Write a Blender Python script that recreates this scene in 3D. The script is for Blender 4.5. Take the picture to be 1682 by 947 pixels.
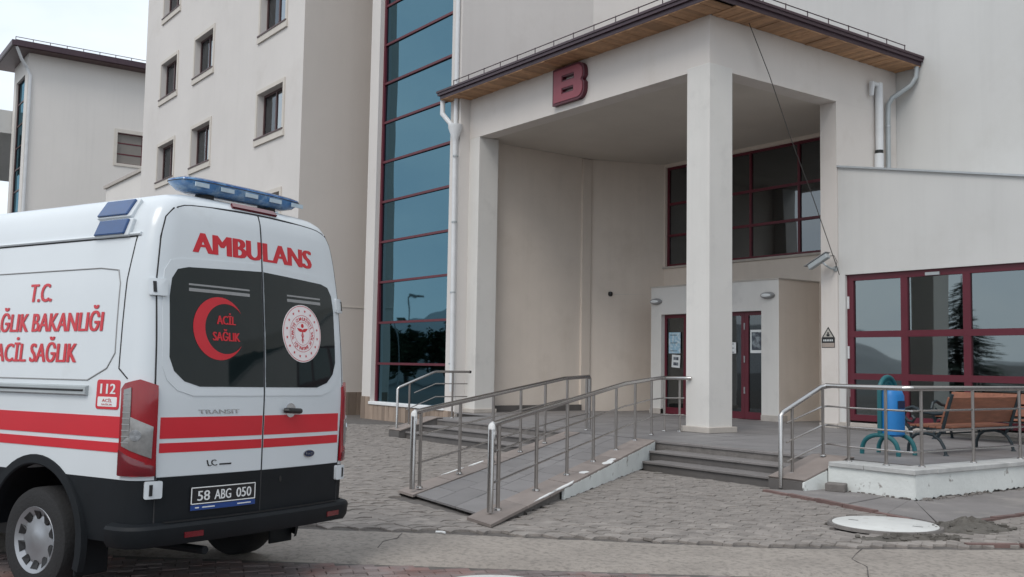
import bpy, bmesh, math, random
from mathutils import Vector, Matrix
random.seed(7)
R = math.radians
for o in list(bpy.data.objects): bpy.data.objects.remove(o, do_unlink=True)
scene = bpy.context.scene
COL = scene.collection

# ------------------------------------------------------------------ camera
def cam_axes(yaw, pitch, roll):
    f = Vector((-math.sin(yaw)*math.cos(pitch), math.cos(yaw)*math.cos(pitch), math.sin(pitch)))
    r = Vector((math.cos(yaw), math.sin(yaw), 0)); u = r.cross(f)
    c, s = math.cos(roll), math.sin(roll)
    return c*r+s*u, -s*r+c*u, f
cr, cu, cf = cam_axes(R(53.742), R(4.3176), R(.9779))
cd = bpy.data.cameras.new('camera'); cam = bpy.data.objects.new('camera', cd); COL.objects.link(cam)
m = Matrix.Identity(4)
for i in range(3): m[i][0], m[i][1], m[i][2] = cr[i], cu[i], -cf[i]
m.translation = (0, 0, 1.6); cam.matrix_world = m
cd.sensor_width = 36; cd.lens = 1658.47/1682*36; cd.clip_start = .1; cd.clip_end = 3000
scene.camera = cam

# ------------------------------------------------------------------ sky, sun, exposure
SUN_EL, SUN_AZ = R(50), R(152)      # azimuth clockwise from +y
w = bpy.data.worlds.new('World'); scene.world = w; w.use_nodes = True
nt = w.node_tree; nt.nodes.clear()
def N(t, typ, **k):
    n = t.nodes.new(typ)
    for a, b in k.items():
        if a.startswith('i_'): n.inputs[a[2:].replace('_', ' ')].default_value = b
        else: setattr(n, a, b)
    return n
sky = N(nt, 'ShaderNodeTexSky', sky_type='NISHITA', sun_disc=False, sun_elevation=SUN_EL, sun_rotation=SUN_AZ, air_density=1.0, dust_density=2.0, ozone_density=1.0)
tc = N(nt, 'ShaderNodeTexCoord'); mp = N(nt, 'ShaderNodeMapping'); mp.inputs['Scale'].default_value = (1, 1, 2.2)
nz = N(nt, 'ShaderNodeTexNoise', i_Scale=2.3, i_Detail=5.0, i_Roughness=.55)
rp = N(nt, 'ShaderNodeValToRGB'); rp.color_ramp.elements[0].position = .34; rp.color_ramp.elements[0].color = (6.1, 7.1, 8.3, 1)
rp.color_ramp.elements[1].position = .66; rp.color_ramp.elements[1].color = (9.2, 9.65, 10.0, 1)
mx = N(nt, 'ShaderNodeMix', data_type='RGBA'); mx.inputs[0].default_value = .86
bg = N(nt, 'ShaderNodeBackground'); bg.inputs['Strength'].default_value = .092
wo = N(nt, 'ShaderNodeOutputWorld')
L = nt.links.new
L(tc.outputs['Generated'], mp.inputs[0]); L(mp.outputs[0], nz.inputs['Vector']); L(nz.outputs['Fac'], rp.inputs[0])
L(sky.outputs[0], mx.inputs[6]); L(rp.outputs[0], mx.inputs[7]); L(mx.outputs[2], bg.inputs[0]); L(bg.outputs[0], wo.inputs[0])
sl = bpy.data.lights.new('sun', 'SUN'); sl.energy = 1.0; sl.angle = R(28); sl.color = (1, .95, .88)
sun = bpy.data.objects.new('sun', sl); COL.objects.link(sun)
sdir = Vector((math.sin(SUN_AZ)*math.cos(SUN_EL), math.cos(SUN_AZ)*math.cos(SUN_EL), math.sin(SUN_EL)))
sun.rotation_euler = sdir.to_track_quat('Z', 'Y').to_euler()
vs = scene.view_settings; vs.view_transform = 'Standard'; vs.look = 'None'; vs.exposure = .52; vs.gamma = 1; vs.use_curve_mapping = False

# ------------------------------------------------------------------ materials
MATS = {}
def newmat(name):
    m = bpy.data.materials.new(name); m.use_nodes = True; t = m.node_tree; t.nodes.clear()
    out = N(t, 'ShaderNodeOutputMaterial'); MATS[name] = m
    return m, t, out
def mat(name, c, rough=.8, var=.1, scale=1.5, metal=0, bump=0, bscale=80, streak=0, spec=.5, rnd=0, coat=0, c2=None, c2pos=(.5, .6), c2scale=4, stretch=(1, 1, 1)):
    """Principled surface with object-space mottling, optional vertical streaks, second-colour patches, per-object variation."""
    m, t, out = newmat(name); Lk = t.links.new
    b = N(t, 'ShaderNodeBsdfPrincipled'); b.inputs['Roughness'].default_value = rough; b.inputs['Metallic'].default_value = metal
    b.inputs['Specular IOR Level'].default_value = spec; b.inputs['Coat Weight'].default_value = coat; b.inputs['Coat Roughness'].default_value = .08
    geo = N(t, 'ShaderNodeNewGeometry'); mapn = N(t, 'ShaderNodeMapping'); mapn.inputs['Scale'].default_value = stretch
    Lk(geo.outputs['Position'], mapn.inputs[0])
    nz = N(t, 'ShaderNodeTexNoise', i_Scale=scale, i_Detail=6.0, i_Roughness=.6); Lk(mapn.outputs[0], nz.inputs['Vector'])
    r = N(t, 'ShaderNodeMapRange'); r.inputs[1].default_value = .25; r.inputs[2].default_value = .75; r.inputs[3].default_value = 1-var; r.inputs[4].default_value = 1+var*.6
    Lk(nz.outputs['Fac'], r.inputs[0]); val = r.outputs[0]
    if streak:
        mp2 = N(t, 'ShaderNodeMapping'); mp2.inputs['Scale'].default_value = (2.2, 2.2, .12); Lk(geo.outputs['Position'], mp2.inputs[0])
        n2 = N(t, 'ShaderNodeTexNoise', i_Scale=1.6, i_Detail=5.0, i_Roughness=.65); Lk(mp2.outputs[0], n2.inputs['Vector'])
        r2 = N(t, 'ShaderNodeMapRange'); r2.inputs[1].default_value = .5; r2.inputs[2].default_value = .8; r2.inputs[3].default_value = 1; r2.inputs[4].default_value = 1-streak
        Lk(n2.outputs['Fac'], r2.inputs[0]); mm = N(t, 'ShaderNodeMath', operation='MULTIPLY'); Lk(val, mm.inputs[0]); Lk(r2.outputs[0], mm.inputs[1]); val = mm.outputs[0]
    if rnd:
        oi = N(t, 'ShaderNodeObjectInfo'); r3 = N(t, 'ShaderNodeMapRange'); r3.inputs[3].default_value = 1-rnd; r3.inputs[4].default_value = 1+rnd
        Lk(oi.outputs['Random'], r3.inputs[0]); mm = N(t, 'ShaderNodeMath', operation='MULTIPLY'); Lk(val, mm.inputs[0]); Lk(r3.outputs[0], mm.inputs[1]); val = mm.outputs[0]
    base = N(t, 'ShaderNodeRGB'); base.outputs[0].default_value = (*c, 1); col = base.outputs[0]
    if c2:
        n3 = N(t, 'ShaderNodeTexNoise', i_Scale=c2scale, i_Detail=7.0, i_Roughness=.65); Lk(mapn.outputs[0], n3.inputs['Vector'])
        r4 = N(t, 'ShaderNodeMapRange'); r4.inputs[1].default_value = c2pos[0]; r4.inputs[2].default_value = c2pos[1]; Lk(n3.outputs['Fac'], r4.inputs[0])
        mc = N(t, 'ShaderNodeMix', data_type='RGBA'); Lk(r4.outputs[0], mc.inputs[0]); Lk(col, mc.inputs[6]); mc.inputs[7].default_value = (*c2, 1); col = mc.outputs[2]
    mul = N(t, 'ShaderNodeVectorMath', operation='SCALE'); Lk(col, mul.inputs[0]); Lk(val, mul.inputs['Scale']); Lk(mul.outputs[0], b.inputs['Base Color'])
    if bump:
        n4 = N(t, 'ShaderNodeTexNoise', i_Scale=bscale, i_Detail=4.0); Lk(geo.outputs['Position'], n4.inputs['Vector'])
        bp = N(t, 'ShaderNodeBump', i_Strength=bump, i_Distance=.01); Lk(n4.outputs['Fac'], bp.inputs['Height']); Lk(bp.outputs[0], b.inputs['Normal'])
    Lk(b.outputs[0], out.inputs[0]); return m
def pane_mat(name, tint, gloss, base_refl=.12, f0=1.25, rough=.015, wav=.02):
    m, t, out = newmat(name); Lk = t.links.new
    tr = N(t, 'ShaderNodeBsdfTransparent'); tr.inputs[0].default_value = (*tint, 1)
    gl = N(t, 'ShaderNodeBsdfGlossy'); gl.inputs[0].default_value = (*gloss, 1); gl.inputs['Roughness'].default_value = rough
    fr = N(t, 'ShaderNodeFresnel'); fr.inputs[0].default_value = f0
    ad = N(t, 'ShaderNodeMath', operation='ADD', use_clamp=True); ad.inputs[1].default_value = base_refl
    geo = N(t, 'ShaderNodeNewGeometry'); n4 = N(t, 'ShaderNodeTexNoise', i_Scale=.7, i_Detail=1.0); Lk(geo.outputs['Position'], n4.inputs['Vector'])
    bp = N(t, 'ShaderNodeBump', i_Strength=wav, i_Distance=.1); Lk(n4.outputs['Fac'], bp.inputs['Height']); Lk(bp.outputs[0], gl.inputs['Normal'])
    ms = N(t, 'ShaderNodeMixShader'); Lk(fr.outputs[0], ad.inputs[0]); Lk(ad.outputs[0], ms.inputs[0]); Lk(tr.outputs[0], ms.inputs[1]); Lk(gl.outputs[0], ms.inputs[2]); Lk(ms.outputs[0], out.inputs[0])
    return m
mat('stucco_white', (.655, .62, .592), .9, .06, .35, bump=.25, bscale=160, streak=.03, c2=(.60, .562, .53), c2pos=(.55, .8), c2scale=.6)
mat('stucco_wing', (.60, .595, .58), .9, .06, .4, bump=.25, bscale=160, streak=.05, c2=(.55, .54, .52), c2pos=(.55, .8), c2scale=.5)
mat('stucco_pale', (.65, .605, .568), .9, .06, .5, bump=.25, bscale=160, streak=.04, c2=(.57, .52, .475), c2pos=(.55, .8), c2scale=.8)
mat('stucco_far', (.70, .665, .63), .9, .05, .3, streak=.04)
mat('stucco_beige', (.705, .625, .55), .9, .07, .7, bump=.25, bscale=160, streak=.05, c2=(.63, .55, .475), c2pos=(.55, .8), c2scale=.9)
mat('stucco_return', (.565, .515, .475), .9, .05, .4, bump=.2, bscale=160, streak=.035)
mat('pillar_paint', (.645, .625, .595), .85, .05, .9, bump=.2, bscale=140, streak=.06, c2=(.54, .525, .505), c2pos=(.56, .8), c2scale=1.3)
mat('ceiling_paint', (.58, .535, .48), .95, .07, .8, bump=.1)
mat('trim_beige', (.60, .555, .50), .85, .08, 2)
mat('white_sill', (.78, .78, .78), .7, .12, 6, bump=.3, bscale=40)
mat('frame_red', (.105, .0095, .021), .42, .12, 3, rnd=.05)
mat('frame_brown', (.075, .035, .035), .5, .1, 3)
mat('roof_brown', (.052, .026, .036), .45, .15, 2, streak=.2)
mat('soffit_wood', (.42, .24, .13), .75, .25, 6, rnd=.22, stretch=(1, 1, 6), c2=(.22, .12, .065), c2pos=(.62, .75), c2scale=3)
mat('zinc', (.5, .52, .53), .45, .15, 5, metal=.6)
mat('pipe_white', (.66, .67, .68), .55, .1, 4)
mat('pipe_grey', (.40, .43, .44), .5, .12, 4, metal=.2)
mat('cladding', (.27, .205, .16), .8, .25, 5, rnd=.42, stretch=(1, 1, .25), bump=.3, bscale=60)
mat('paver', (.262, .235, .215), .92, .32, 5, rnd=.16, bump=.5, bscale=120, c2=(.19, .172, .16), c2pos=(.55, .75), c2scale=1.2)
mat('paver_red', (.20, .165, .16), .92, .25, 3, rnd=.2, bump=.5, bscale=120, c2=(.22, .13, .115), c2pos=(.45, .62), c2scale=1.7)
mat('joint_sand', (.115, .103, .095), 1, .3, 8, bump=.5, bscale=90)
mat('concrete_strip', (.31, .275, .243), .95, .22, 1.6, bump=1.0, bscale=38, c2=(.20, .178, .158), c2pos=(.47, .66), c2scale=17)
mat('apron', (.20, .185, .18), .95, .2, 1.5, bump=.5, bscale=60, c2=(.26, .24, .225), c2pos=(.5, .65), c2scale=1.6)
mat('kerb_red', (.165, .105, .095), .9, .3, 5, rnd=.2, bump=.4, bscale=90)
mat('asphalt', (.10, .098, .096), .95, .25, .8, bump=.5, bscale=60)
mat('floor_slab', (.205, .195, .195), .6, .14, 2.2, rnd=.09, bump=.12, bscale=60)
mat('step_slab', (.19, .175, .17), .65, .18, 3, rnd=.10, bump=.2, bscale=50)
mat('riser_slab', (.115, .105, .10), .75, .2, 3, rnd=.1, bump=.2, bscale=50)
mat('border_slab', (.255, .215, .195), .75, .18, 3, rnd=.1, bump=.2, bscale=50)
mat('chipped_white', (.66, .68, .66), .85, .12, 2, bump=.5, bscale=18, c2=(.30, .285, .265), c2pos=(.60, .64), c2scale=3.2)
mat('rough_concrete', (.17, .155, .145), .95, .3, 6, bump=.8, bscale=30)
mat('base_stone', (.46, .42, .38), .8, .15, 5)
mat('coping_stone', (.46, .46, .45), .85, .25, 4, bump=.3, bscale=40)
mat('steel', (.50, .48, .465), .26, .08, 8, metal=1)
mat('steel_dull', (.36, .33, .31), .33, .1, 8, metal=1)
mat('weld_white', (.75, .75, .74), .6, .1, 8)
mat('bench_wood', (.23, .09, .052), .55, .3, 5, rnd=.12, stretch=(4, .6, 4), c2=(.29, .115, .065), c2pos=(.5, .7), c2scale=6)
mat('cast_iron', (.012, .022, .028), .5, .2, 10)
mat('bin_green', (.006, .10, .115), .42, .1, 5)
mat('bin_blue', (.012, .17, .46), .45, .1, 5)
mat('bin_navy', (.01, .02, .06), .5, .1, 5)
mat('lid_white', (.58, .58, .56), .75, .12, 3, bump=.3, bscale=30, c2=(.42, .40, .37), c2pos=(.60, .70), c2scale=5)
mat('soil', (.11, .10, .088), 1, .35, 6, bump=.9, bscale=40)
mat('van_white', (.63, .665, .69), .28, .05, 1.2, coat=.4, c2=(.53, .55, .555), c2pos=(.6, .9), c2scale=2)
mat('van_grey', (.0075, .0095, .012), .6, .25, 4, spec=.25, bump=.1, bscale=200)
mat('van_black', (.008, .008, .009), .5, .2, 5)
mat('seam_dark', (.02, .02, .022), .8, .1, 4)
mat('van_red', (.56, .012, .025), .34, .06, 3, coat=.2)
mat('decal_white', (.74, .75, .75), .4, .04, 3)
mat('decal_pink', (.80, .74, .74), .5, .04, 3)
mat('lamp_red', (.27, .003, .009), .12, .12, 6, coat=.6)
mat('lamp_dark_red', (.13, .004, .01), .15, .12, 6, coat=.6)
mat('lamp_clear', (.27, .265, .26), .12, .25, 25, coat=.7, metal=.3)
mat('bar_blue', (.02, .11, .34), .12, .3, 9, coat=.8, c2=(.12, .28, .5), c2pos=(.45, .6), c2scale=14)
mat('bar_lens', (.07, .20, .42), .14, .35, 10, coat=.8, c2=(.28, .42, .56), c2pos=(.48, .66), c2scale=9)
mat('flash_blue', (.008, .06, .20), .15, .2, 9, coat=.7)
mat('bar_clear', (.45, .55, .62), .15, .15, 9, coat=.7)
mat('tyre', (.016, .016, .017), .85, .25, 8, bump=.4, bscale=60)
mat('hubcap', (.33, .34, .36), .35, .12, 5, metal=.6)
mat('chrome', (.55, .56, .58), .15, .05, 5, metal=1)
mat('badge_blue', (.01, .02, .06), .2, .05, 5)
mat('plate_black', (.01, .01, .012), .35, .05, 5)
mat('plate_blue', (.01, .05, .22), .4, .05, 5)
mat('glass_dark', (.010, .016, .017), .04, .1, 3, spec=.5)
mat('letter_red', (.27, .06, .08), .5, .1, 3)
mat('letter_edge', (.09, .010, .022), .45, .1, 3)
mat('poster_blue', (.30, .48, .60), .6, .1, 8, c2=(.55, .65, .7), c2pos=(.5, .55), c2scale=14)
mat('poster_white', (.68, .70, .70), .6, .06, 8)
mat('poster_dark', (.06, .07, .09), .6, .3, 6, c2=(.22, .25, .27), c2pos=(.48, .62), c2scale=6)
mat('sign_yellow', (.42, .40, .36), .6, .08, 5)
mat('sign_tan', (.36, .30, .26), .6, .08, 5)
mat('black_plastic', (.012, .012, .013), .45, .1, 5)
mat('lamp_grey', (.28, .28, .28), .5, .1, 6)
mat('cable_dark', (.05, .045, .042), .7, .1, 5)
mat('room_wall', (.42, .40, .37), .95, .06, 1)
mat('room_floor', (.22, .20, .18), .6, .1, 1)
mat('curtain', (.90, .90, .88), .9, .06, 3)
mat('bark', (.07, .05, .035), .95, .3, 6, bump=.6, bscale=20)
mat('needles', (.045, .07, .05), .8, .35, 1.5, rnd=.1)  # green lightened: haze of the mirrored view painted into the colour
mat('leaves', (.05, .075, .035), .8, .35, 1.2)
mat('hill', (.30, .31, .32), 1, .3, .02)  # pale grey with the haze of distance mixed into the colour
mat('lamp_post', (.30, .31, .31), .5, .1, 3, metal=.4)
pane_mat('glass_blue', (.02, .035, .045), (.12, .225, .28), .80, 1.3, .02, .07)
pane_mat('glass_wing', (.22, .25, .25), (.48, .54, .55), .40, 1.35, .02, .035)
pane_mat('glass_upper', (.20, .21, .22), (.55, .60, .64), .22, 1.35, .02, .03)
pane_mat('glass_far', (.4, .42, .43), (.62, .66, .68), .5, 1.4, .02, .02)
pane_mat('glass_door', (.35, .37, .37), (.60, .64, .66), .12, 1.4, .02, .03)
pane_mat('glass_room', (.82, .84, .85), (.62, .66, .7), .13, 1.4, .02, .03)

# ------------------------------------------------------------------ mesh helpers
class MB:
    def __init__(s): s.v = []; s.f = []; s.smooth = False
    def add(s, vs, fs):
        n = len(s.v); s.v += [tuple(p) for p in vs]; s.f += [tuple(i+n for i in q) for q in fs]; return s
    def box(s, x0, x1, y0, y1, z0, z1, M=None):
        v = [Vector((x, y, z)) for z in (z0, z1) for y in (y0, y1) for x in (x0, x1)]
        if M: v = [M @ p for p in v]
        return s.add(v, [(0, 2, 3, 1), (4, 5, 7, 6), (0, 1, 5, 4), (2, 6, 7, 3), (0, 4, 6, 2), (1, 3, 7, 5)])
    def bar(s, a, b, wd, ht, up=(0, 0, 1)):
        a, b = Vector(a), Vector(b); d = (b-a).normalized(); r = d.cross(Vector(up))
        if r.length < 1e-4: r = d.cross(Vector((1, 0, 0)))
        r.normalize(); u = r.cross(d); v = []
        for p in (a, b):
            for i, j in ((-1, -1), (1, -1), (1, 1), (-1, 1)): v.append(p+r*(i*wd/2)+u*(j*ht/2))
        return s.add(v, [(3, 2, 1, 0), (4, 5, 6, 7), (0, 1, 5, 4), (1, 2, 6, 5), (2, 3, 7, 6), (3, 0, 4, 7)])
    def tube(s, pts, r, n=10, cap=True, closed=False):
        pts = [Vector(p) for p in pts]; k = len(pts); rings = []; prev = None
        for i, p in enumerate(pts):
            if closed: d = (pts[(i+1) % k]-pts[i-1]).normalized()
            else: d = (pts[min(i+1, k-1)]-pts[max(i-1, 0)]).normalized()
            if prev is None:
                a = d.cross(Vector((0, 0, 1)));
                if a.length < .05: a = d.cross(Vector((1, 0, 0)))
            else: a = prev-d*prev.dot(d)
            a.normalize(); b = d.cross(a); prev = a; rr = r[i] if isinstance(r, (list, tuple)) else r
            if 0 < i < k-1 and not closed:
                c0 = (pts[i]-pts[i-1]).normalized(); c1 = (pts[i+1]-pts[i]).normalized(); rr = rr/max(.6, math.sqrt(max(.2, (1+c0.dot(c1))/2)))
            rings.append([p+(a*math.cos(2*math.pi*j/n)+b*math.sin(2*math.pi*j/n))*rr for j in range(n)])
        v = [q for g in rings for q in g]; f = []
        for i in range(k if closed else k-1):
            for j in range(n): f.append((i*n+j, i*n+(j+1) % n, ((i+1) % k)*n+(j+1) % n, ((i+1) % k)*n+j))
        if cap and not closed: f += [tuple(range(n))[::-1], tuple(range((k-1)*n, k*n))]
        s.smooth = True
        return s.add(v, f)
    def prism(s, poly, z0, z1, M=None):
        n = len(poly); v = [Vector((p[0], p[1], z)) for z in (z0, z1) for p in poly]
        if M: v = [M @ p for p in v]
        return s.add(v, [tuple(range(n))[::-1], tuple(range(n, 2*n))]+[(i, (i+1) % n, n+(i+1) % n, n+i) for i in range(n)])
    def lathe(s, prof, n=24, M=None, closed=False):
        v = []; k = len(prof)
        for i in range(n):
            a = 2*math.pi*i/n
            for r, z in prof: v.append(Vector((r*math.cos(a), r*math.sin(a), z)))
        if M: v = [M @ p for p in v]
        f = [(i*k+j, ((i+1) % n)*k+j, ((i+1) % n)*k+j+1, i*k+j+1) for i in range(n) for j in range(k-1)]
        s.smooth = True
        return s.add(v, f)
    def mesh(s, name, m):
        me = bpy.data.meshes.new(name); me.from_pydata(s.v, [], s.f); me.materials.append(MATS[m])
        bm = bmesh.new(); bm.from_mesh(me); bmesh.ops.recalc_face_normals(bm, faces=bm.faces); bm.to_mesh(me); bm.free()
        if s.smooth:
            for p in me.polygons: p.use_smooth = True
            me.set_sharp_from_angle(angle=R(35))
        return me
    def build(s, name, m, parent=None, loc=None, bevel=0):
        o = bpy.data.objects.new(name, s.mesh(name, m)); COL.objects.link(o); o.parent = parent
        if loc: o.location = loc
        if bevel:
            b = o.modifiers.new('bevel', 'BEVEL'); b.width = bevel; b.segments = 2; b.limit_method = 'ANGLE'; b.angle_limit = R(40)
        return o
def inst(me, name, parent, loc, rot=(0, 0, 0), scale=(1, 1, 1)):
    o = bpy.data.objects.new(name, me); COL.objects.link(o); o.parent = parent; o.location = loc; o.rotation_euler = rot; o.scale = scale; return o
def empty(name, label, cat, loc=(0, 0, 0), rot=(0, 0, 0), group=None, kind=None):
    o = bpy.data.objects.new(name, None); COL.objects.link(o); o.location = loc; o.rotation_euler = rot; o.empty_display_size = .2
    return tag(o, label, cat, group, kind)
def tag(o, label=None, cat=None, group=None, kind=None):
    if label: o['label'] = label
    if cat: o['category'] = cat
    if group: o['group'] = group
    if kind: o['kind'] = kind
    return o
def wall_holes(mb, O, U, Nn, u0, u1, z0, z1, holes, depth, topf=None):
    """Wall face with rectangular openings and their reveals; O origin, U along the wall, Nn inward."""
    O, U, Nn = Vector(O), Vector(U).normalized(), Vector(Nn).normalized()
    us = sorted({u0, u1, *[a for h in holes for a in h[:2]]}); zs = sorted({z0, z1, *[a for h in holes for a in h[2:]]})
    P = lambda u, z, d=0: O+U*u+Vector((0, 0, z if not topf or z < z1 else topf(u)))+Nn*d
    for i in range(len(us)-1):
        for j in range(len(zs)-1):
            uc, zc = (us[i]+us[i+1])/2, (zs[j]+zs[j+1])/2
            if any(h[0] < uc < h[1] and h[2] < zc < h[3] for h in holes): continue
            mb.add([P(us[i], zs[j]), P(us[i+1], zs[j]), P(us[i+1], zs[j+1]), P(us[i], zs[j+1])], [(0, 1, 2, 3)])
    for a, b, c, d in holes:
        q = [(a, c), (b, c), (b, d), (a, d)]
        for k in range(4):
            p0, p1 = q[k], q[(k+1) % 4]
            mb.add([P(*p0), P(*p1), P(*p1, depth), P(*p0, depth)], [(0, 1, 2, 3)])
    return mb
_text_cache = {}
def text_verts(s, size=1.0, bold=.0, space=1.0, align='CENTER'):
    """Flat mesh of a line of lettering from the built-in font: verts (x, y) and faces; cap height = size."""
    c = bpy.data.curves.new('t', 'FONT'); c.body = s; c.size = 1; c.offset = bold; c.space_character = space; c.resolution_u = 3
    o = bpy.data.objects.new('t', c); COL.objects.link(o)
    dg = bpy.context.evaluated_depsgraph_get(); me = bpy.data.meshes.new_from_object(o.evaluated_get(dg))
    v = [(p.co.x, p.co.y) for p in me.vertices]; f = [tuple(p.vertices) for p in me.polygons]
    bpy.data.objects.remove(o); bpy.data.curves.remove(c); bpy.data.meshes.remove(me)
    x0, x1 = min(p[0] for p in v), max(p[0] for p in v)
    h = .73
    v = [((p[0]-(x0+x1)/2)/h*size, p[1]/h*size) for p in v]
    return v, f, (x1-x0)/h*size

# ------------------------------------------------------------------ ground
g = MB(); g.add([(-900, -900, -.04), (900, -900, -.04), (900, 900, -.04), (-900, 900, -.04)], [(0, 1, 2, 3)])
tag(g.build('ground', 'asphalt'), kind='structure')
strip_far = [(-26, -13), (-8.95, 4.56), (-8.16, 5.41), (-7.53, 5.99), (-6.67, 6.83), (-5.97, 7.57), (-4.81, 9.43), (-2.0, 13.6)]
strip_near = [(-23.2, -14.2), (-7.40, 3.78), (-6.85, 4.42), (-6.32, 5.03), (-5.75, 5.72), (-5.12, 6.48), (-3.75, 8.5), (-.8, 12.8)]
def side_of(poly, p):
    """signed: positive when p lies on the building side of the polyline"""
    best = None
    for a, b in zip(poly, poly[1:]):
        ax, ay = b[0]-a[0], b[1]-a[1]; l = math.hypot(ax, ay); t = max(0, min(1, ((p[0]-a[0])*ax+(p[1]-a[1])*ay)/l/l))
        qx, qy = a[0]+ax*t, a[1]+ay*t; dd = math.hypot(p[0]-qx, p[1]-qy); s = (ax*(p[1]-a[1])-ay*(p[0]-a[0]))
        if best is None or dd < best[0]: best = (dd, dd if s > 0 else -dd)
    return best[1]
# concrete strip with a slightly uneven surface
mb = MB(); NU = 150; NV = 10
def lerp_poly(poly, t):
    x = t*(len(poly)-1); i = min(int(x), len(poly)-2); k = x-i
    return poly[i][0]*(1-k)+poly[i+1][0]*k, poly[i][1]*(1-k)+poly[i+1][1]*k
for i in range(NU+1):
    for j in range(NV+1):
        a, b = lerp_poly(strip_near, i/NU), lerp_poly(strip_far, i/NU); k = j/NV
        edge = j in (0, NV)
        mb.v.append((a[0]*(1-k)+b[0]*k, a[1]*(1-k)+b[1]*k, (-.03 if edge else .008+random.uniform(-.003, .003)-(.004 if j in (1, NV-1) else 0))))
for i in range(NU):
    for j in range(NV): mb.f.append((i*(NV+1)+j, i*(NV+1)+j+1, (i+1)*(NV+1)+j+1, (i+1)*(NV+1)+j))
mb.smooth = True
tag(mb.build('concrete_strip', 'concrete_strip'), kind='structure')
# cracks across the strip
ck = MB()
for path in ([(-5.55, 8.02), (-5.42, 7.75), (-5.3, 7.5), (-5.02, 7.3), (-4.75, 6.95)], [(-8.35, 4.9), (-8.12, 4.72), (-8.05, 4.5), (-7.8, 4.35)]):
    pts = [(x+random.uniform(-.02, .02), y+random.uniform(-.02, .02), .0085) for x, y in path]
    ck.tube(pts, .005, 5)
strip_o = bpy.data.objects['concrete_strip']; ck.build('crack', 'joint_sand', strip_o)

# forecourt of zigzag pavers
fc = MB(); fc.add([(-48, -20, -.018), (2, -20, -.018), (2, 24, -.018), (-48, 24, -.018)], [(0, 1, 2, 3)])
forecourt = tag(fc.build('forecourt', 'joint_sand'), kind='structure')
PL, PW, AMP, GAP, TH = .225, .1125, .026, .0036, .03
def zig(u): # trapezoid wave, period PL
    t = (u/PL) % 1
    return AMP*(min(1, max(-1, (abs(t-.5)*4-1)*1.6)))
def paver_poly():
    us = [GAP/2+(PL-GAP)*k/8 for k in range(9)]
    lo = [(u, zig(u)+GAP/2) for u in us]; hi = [(u, zig(u)+PW-GAP/2) for u in us[::-1]]
    return [(y, x) for x, y in lo+hi]          # rows run along y
pp = paver_poly(); cx, cy = PW/2, PL/2
pp = [(x-cx, y-cy) for x, y in pp]
def paver_mesh(poly, name, m):
    k = MB(); n = len(poly); c = .95
    top = [(x*c, y*.98, 0) for x, y in poly]; mid = [(x, y, -.005) for x, y in poly]; bot = [(x, y, -TH) for x, y in poly]
    k.add(top+mid+bot, [tuple(range(n))]+[(a*n+i, a*n+(i+1) % n, (a+1)*n+(i+1) % n, (a+1)*n+i) for a in (0, 1) for i in range(n)])
    return k.mesh(name, m)
def in_terrace(x, y):
    if y > 11.05 and -19.5 < x < -7.1: return True
    if y > 13.9: return True
    if x < -25: return True
    if y > 9.6 and x > -8.6 and y > 10.64-(x+8.73)*.242 and x < -5.9: return True
    # ramp
    ex = -8.3-.6535*(y-5.95); fx = -10.85-.6535*(y-6.3)
    if 5.95 < y < 12.2 and fx+.03 < x < ex-.03: return True
    if math.hypot(x+6.21, y-9.37) < .60: return True
    return False
from functools import cmp_to_key
def cam_d(x, y, z=0):
    d = Vector((x, y, z-1.6)); k = d.dot(cf)
    if k < .5: return None
    return 841+1658.5*d.dot(cr)/k, 473.5-1658.5*d.dot(cu)/k, k
fields = []
for row in range(int(26/PW)):
    x = -25+row*PW+cx
    for c in range(int(22/PL)+1):
        y = -4+c*PL
        if in_terrace(x, y) or side_of(strip_far, (x, y)) < .06: continue
        q = cam_d(x, y)
        if not q or q[2] > 26 or not (-260 < q[0] < 1900): continue
        # paver field near the heap is broken up
        fields.append((q[2], x, y, 0))
RL, RW = .2, .1
for row in range(-160, 160):
    for c in range(-90, 90):
        # herringbone-like basket of rectangular pavers turned 20 degrees
        a, b = c*RL+(RL/2 if row % 2 else 0), row*RW
        x = -6+a*.34-b*.94; y = 3+a*.94+b*.34
        if side_of(strip_near, (x, y)) > -.10: continue
        q = cam_d(x, y)
        if not q or q[2] > 9 or not (-200 < q[0] < 1800) or q[1] > 1020: continue
        fields.append((q[2], x, y, 1))
me_a = paver_mesh(pp, 'paver', 'paver')
hr, hw = RL/2-.003, RW/2-.003
me_b = paver_mesh([(-hw, -hr), (hw, -hr), (hw, hr), (-hw, hr)], 'paver', 'paver_red')
ROTB = math.atan2(.94, .34)-math.pi/2
def vis(r):
    q = cam_d(r[1], r[2]); return 0 < q[0] < 1682 and q[1] < 947 and not (q[0] < 560 and r[3] == 1)
fields.sort(); near = [r for r in fields if vis(r)][:300]; ns = {(r[1], r[2]) for r in near}
for d, x, y, k in near:
    inst(me_b if k else me_a, 'paver', forecourt, (x, y, .006+random.gauss(0, .0035)), (random.gauss(0, .022), random.gauss(0, .022), (ROTB if k else 0)+random.gauss(0, .008)))
rest = [MB(), MB()]
src = [[tuple(v.co) for v in me_a.vertices], [tuple(v.co) for v in me_b.vertices]]; srf = [[tuple(p.vertices) for p in me_a.polygons], [tuple(p.vertices) for p in me_b.polygons]]
for d, x, y, k in fields:
    if (x, y) in ns: continue
    M = Matrix.Translation((x, y, .006+random.gauss(0, .0035))) @ Matrix.Rotation((ROTB if k else 0)+random.gauss(0, .008), 4, 'Z') @ Matrix.Rotation(random.gauss(0, .022), 4, 'X') @ Matrix.Rotation(random.gauss(0, .022), 4, 'Y')
    rest[k].add([M @ Vector(p) for p in src[k]], srf[k])
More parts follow.
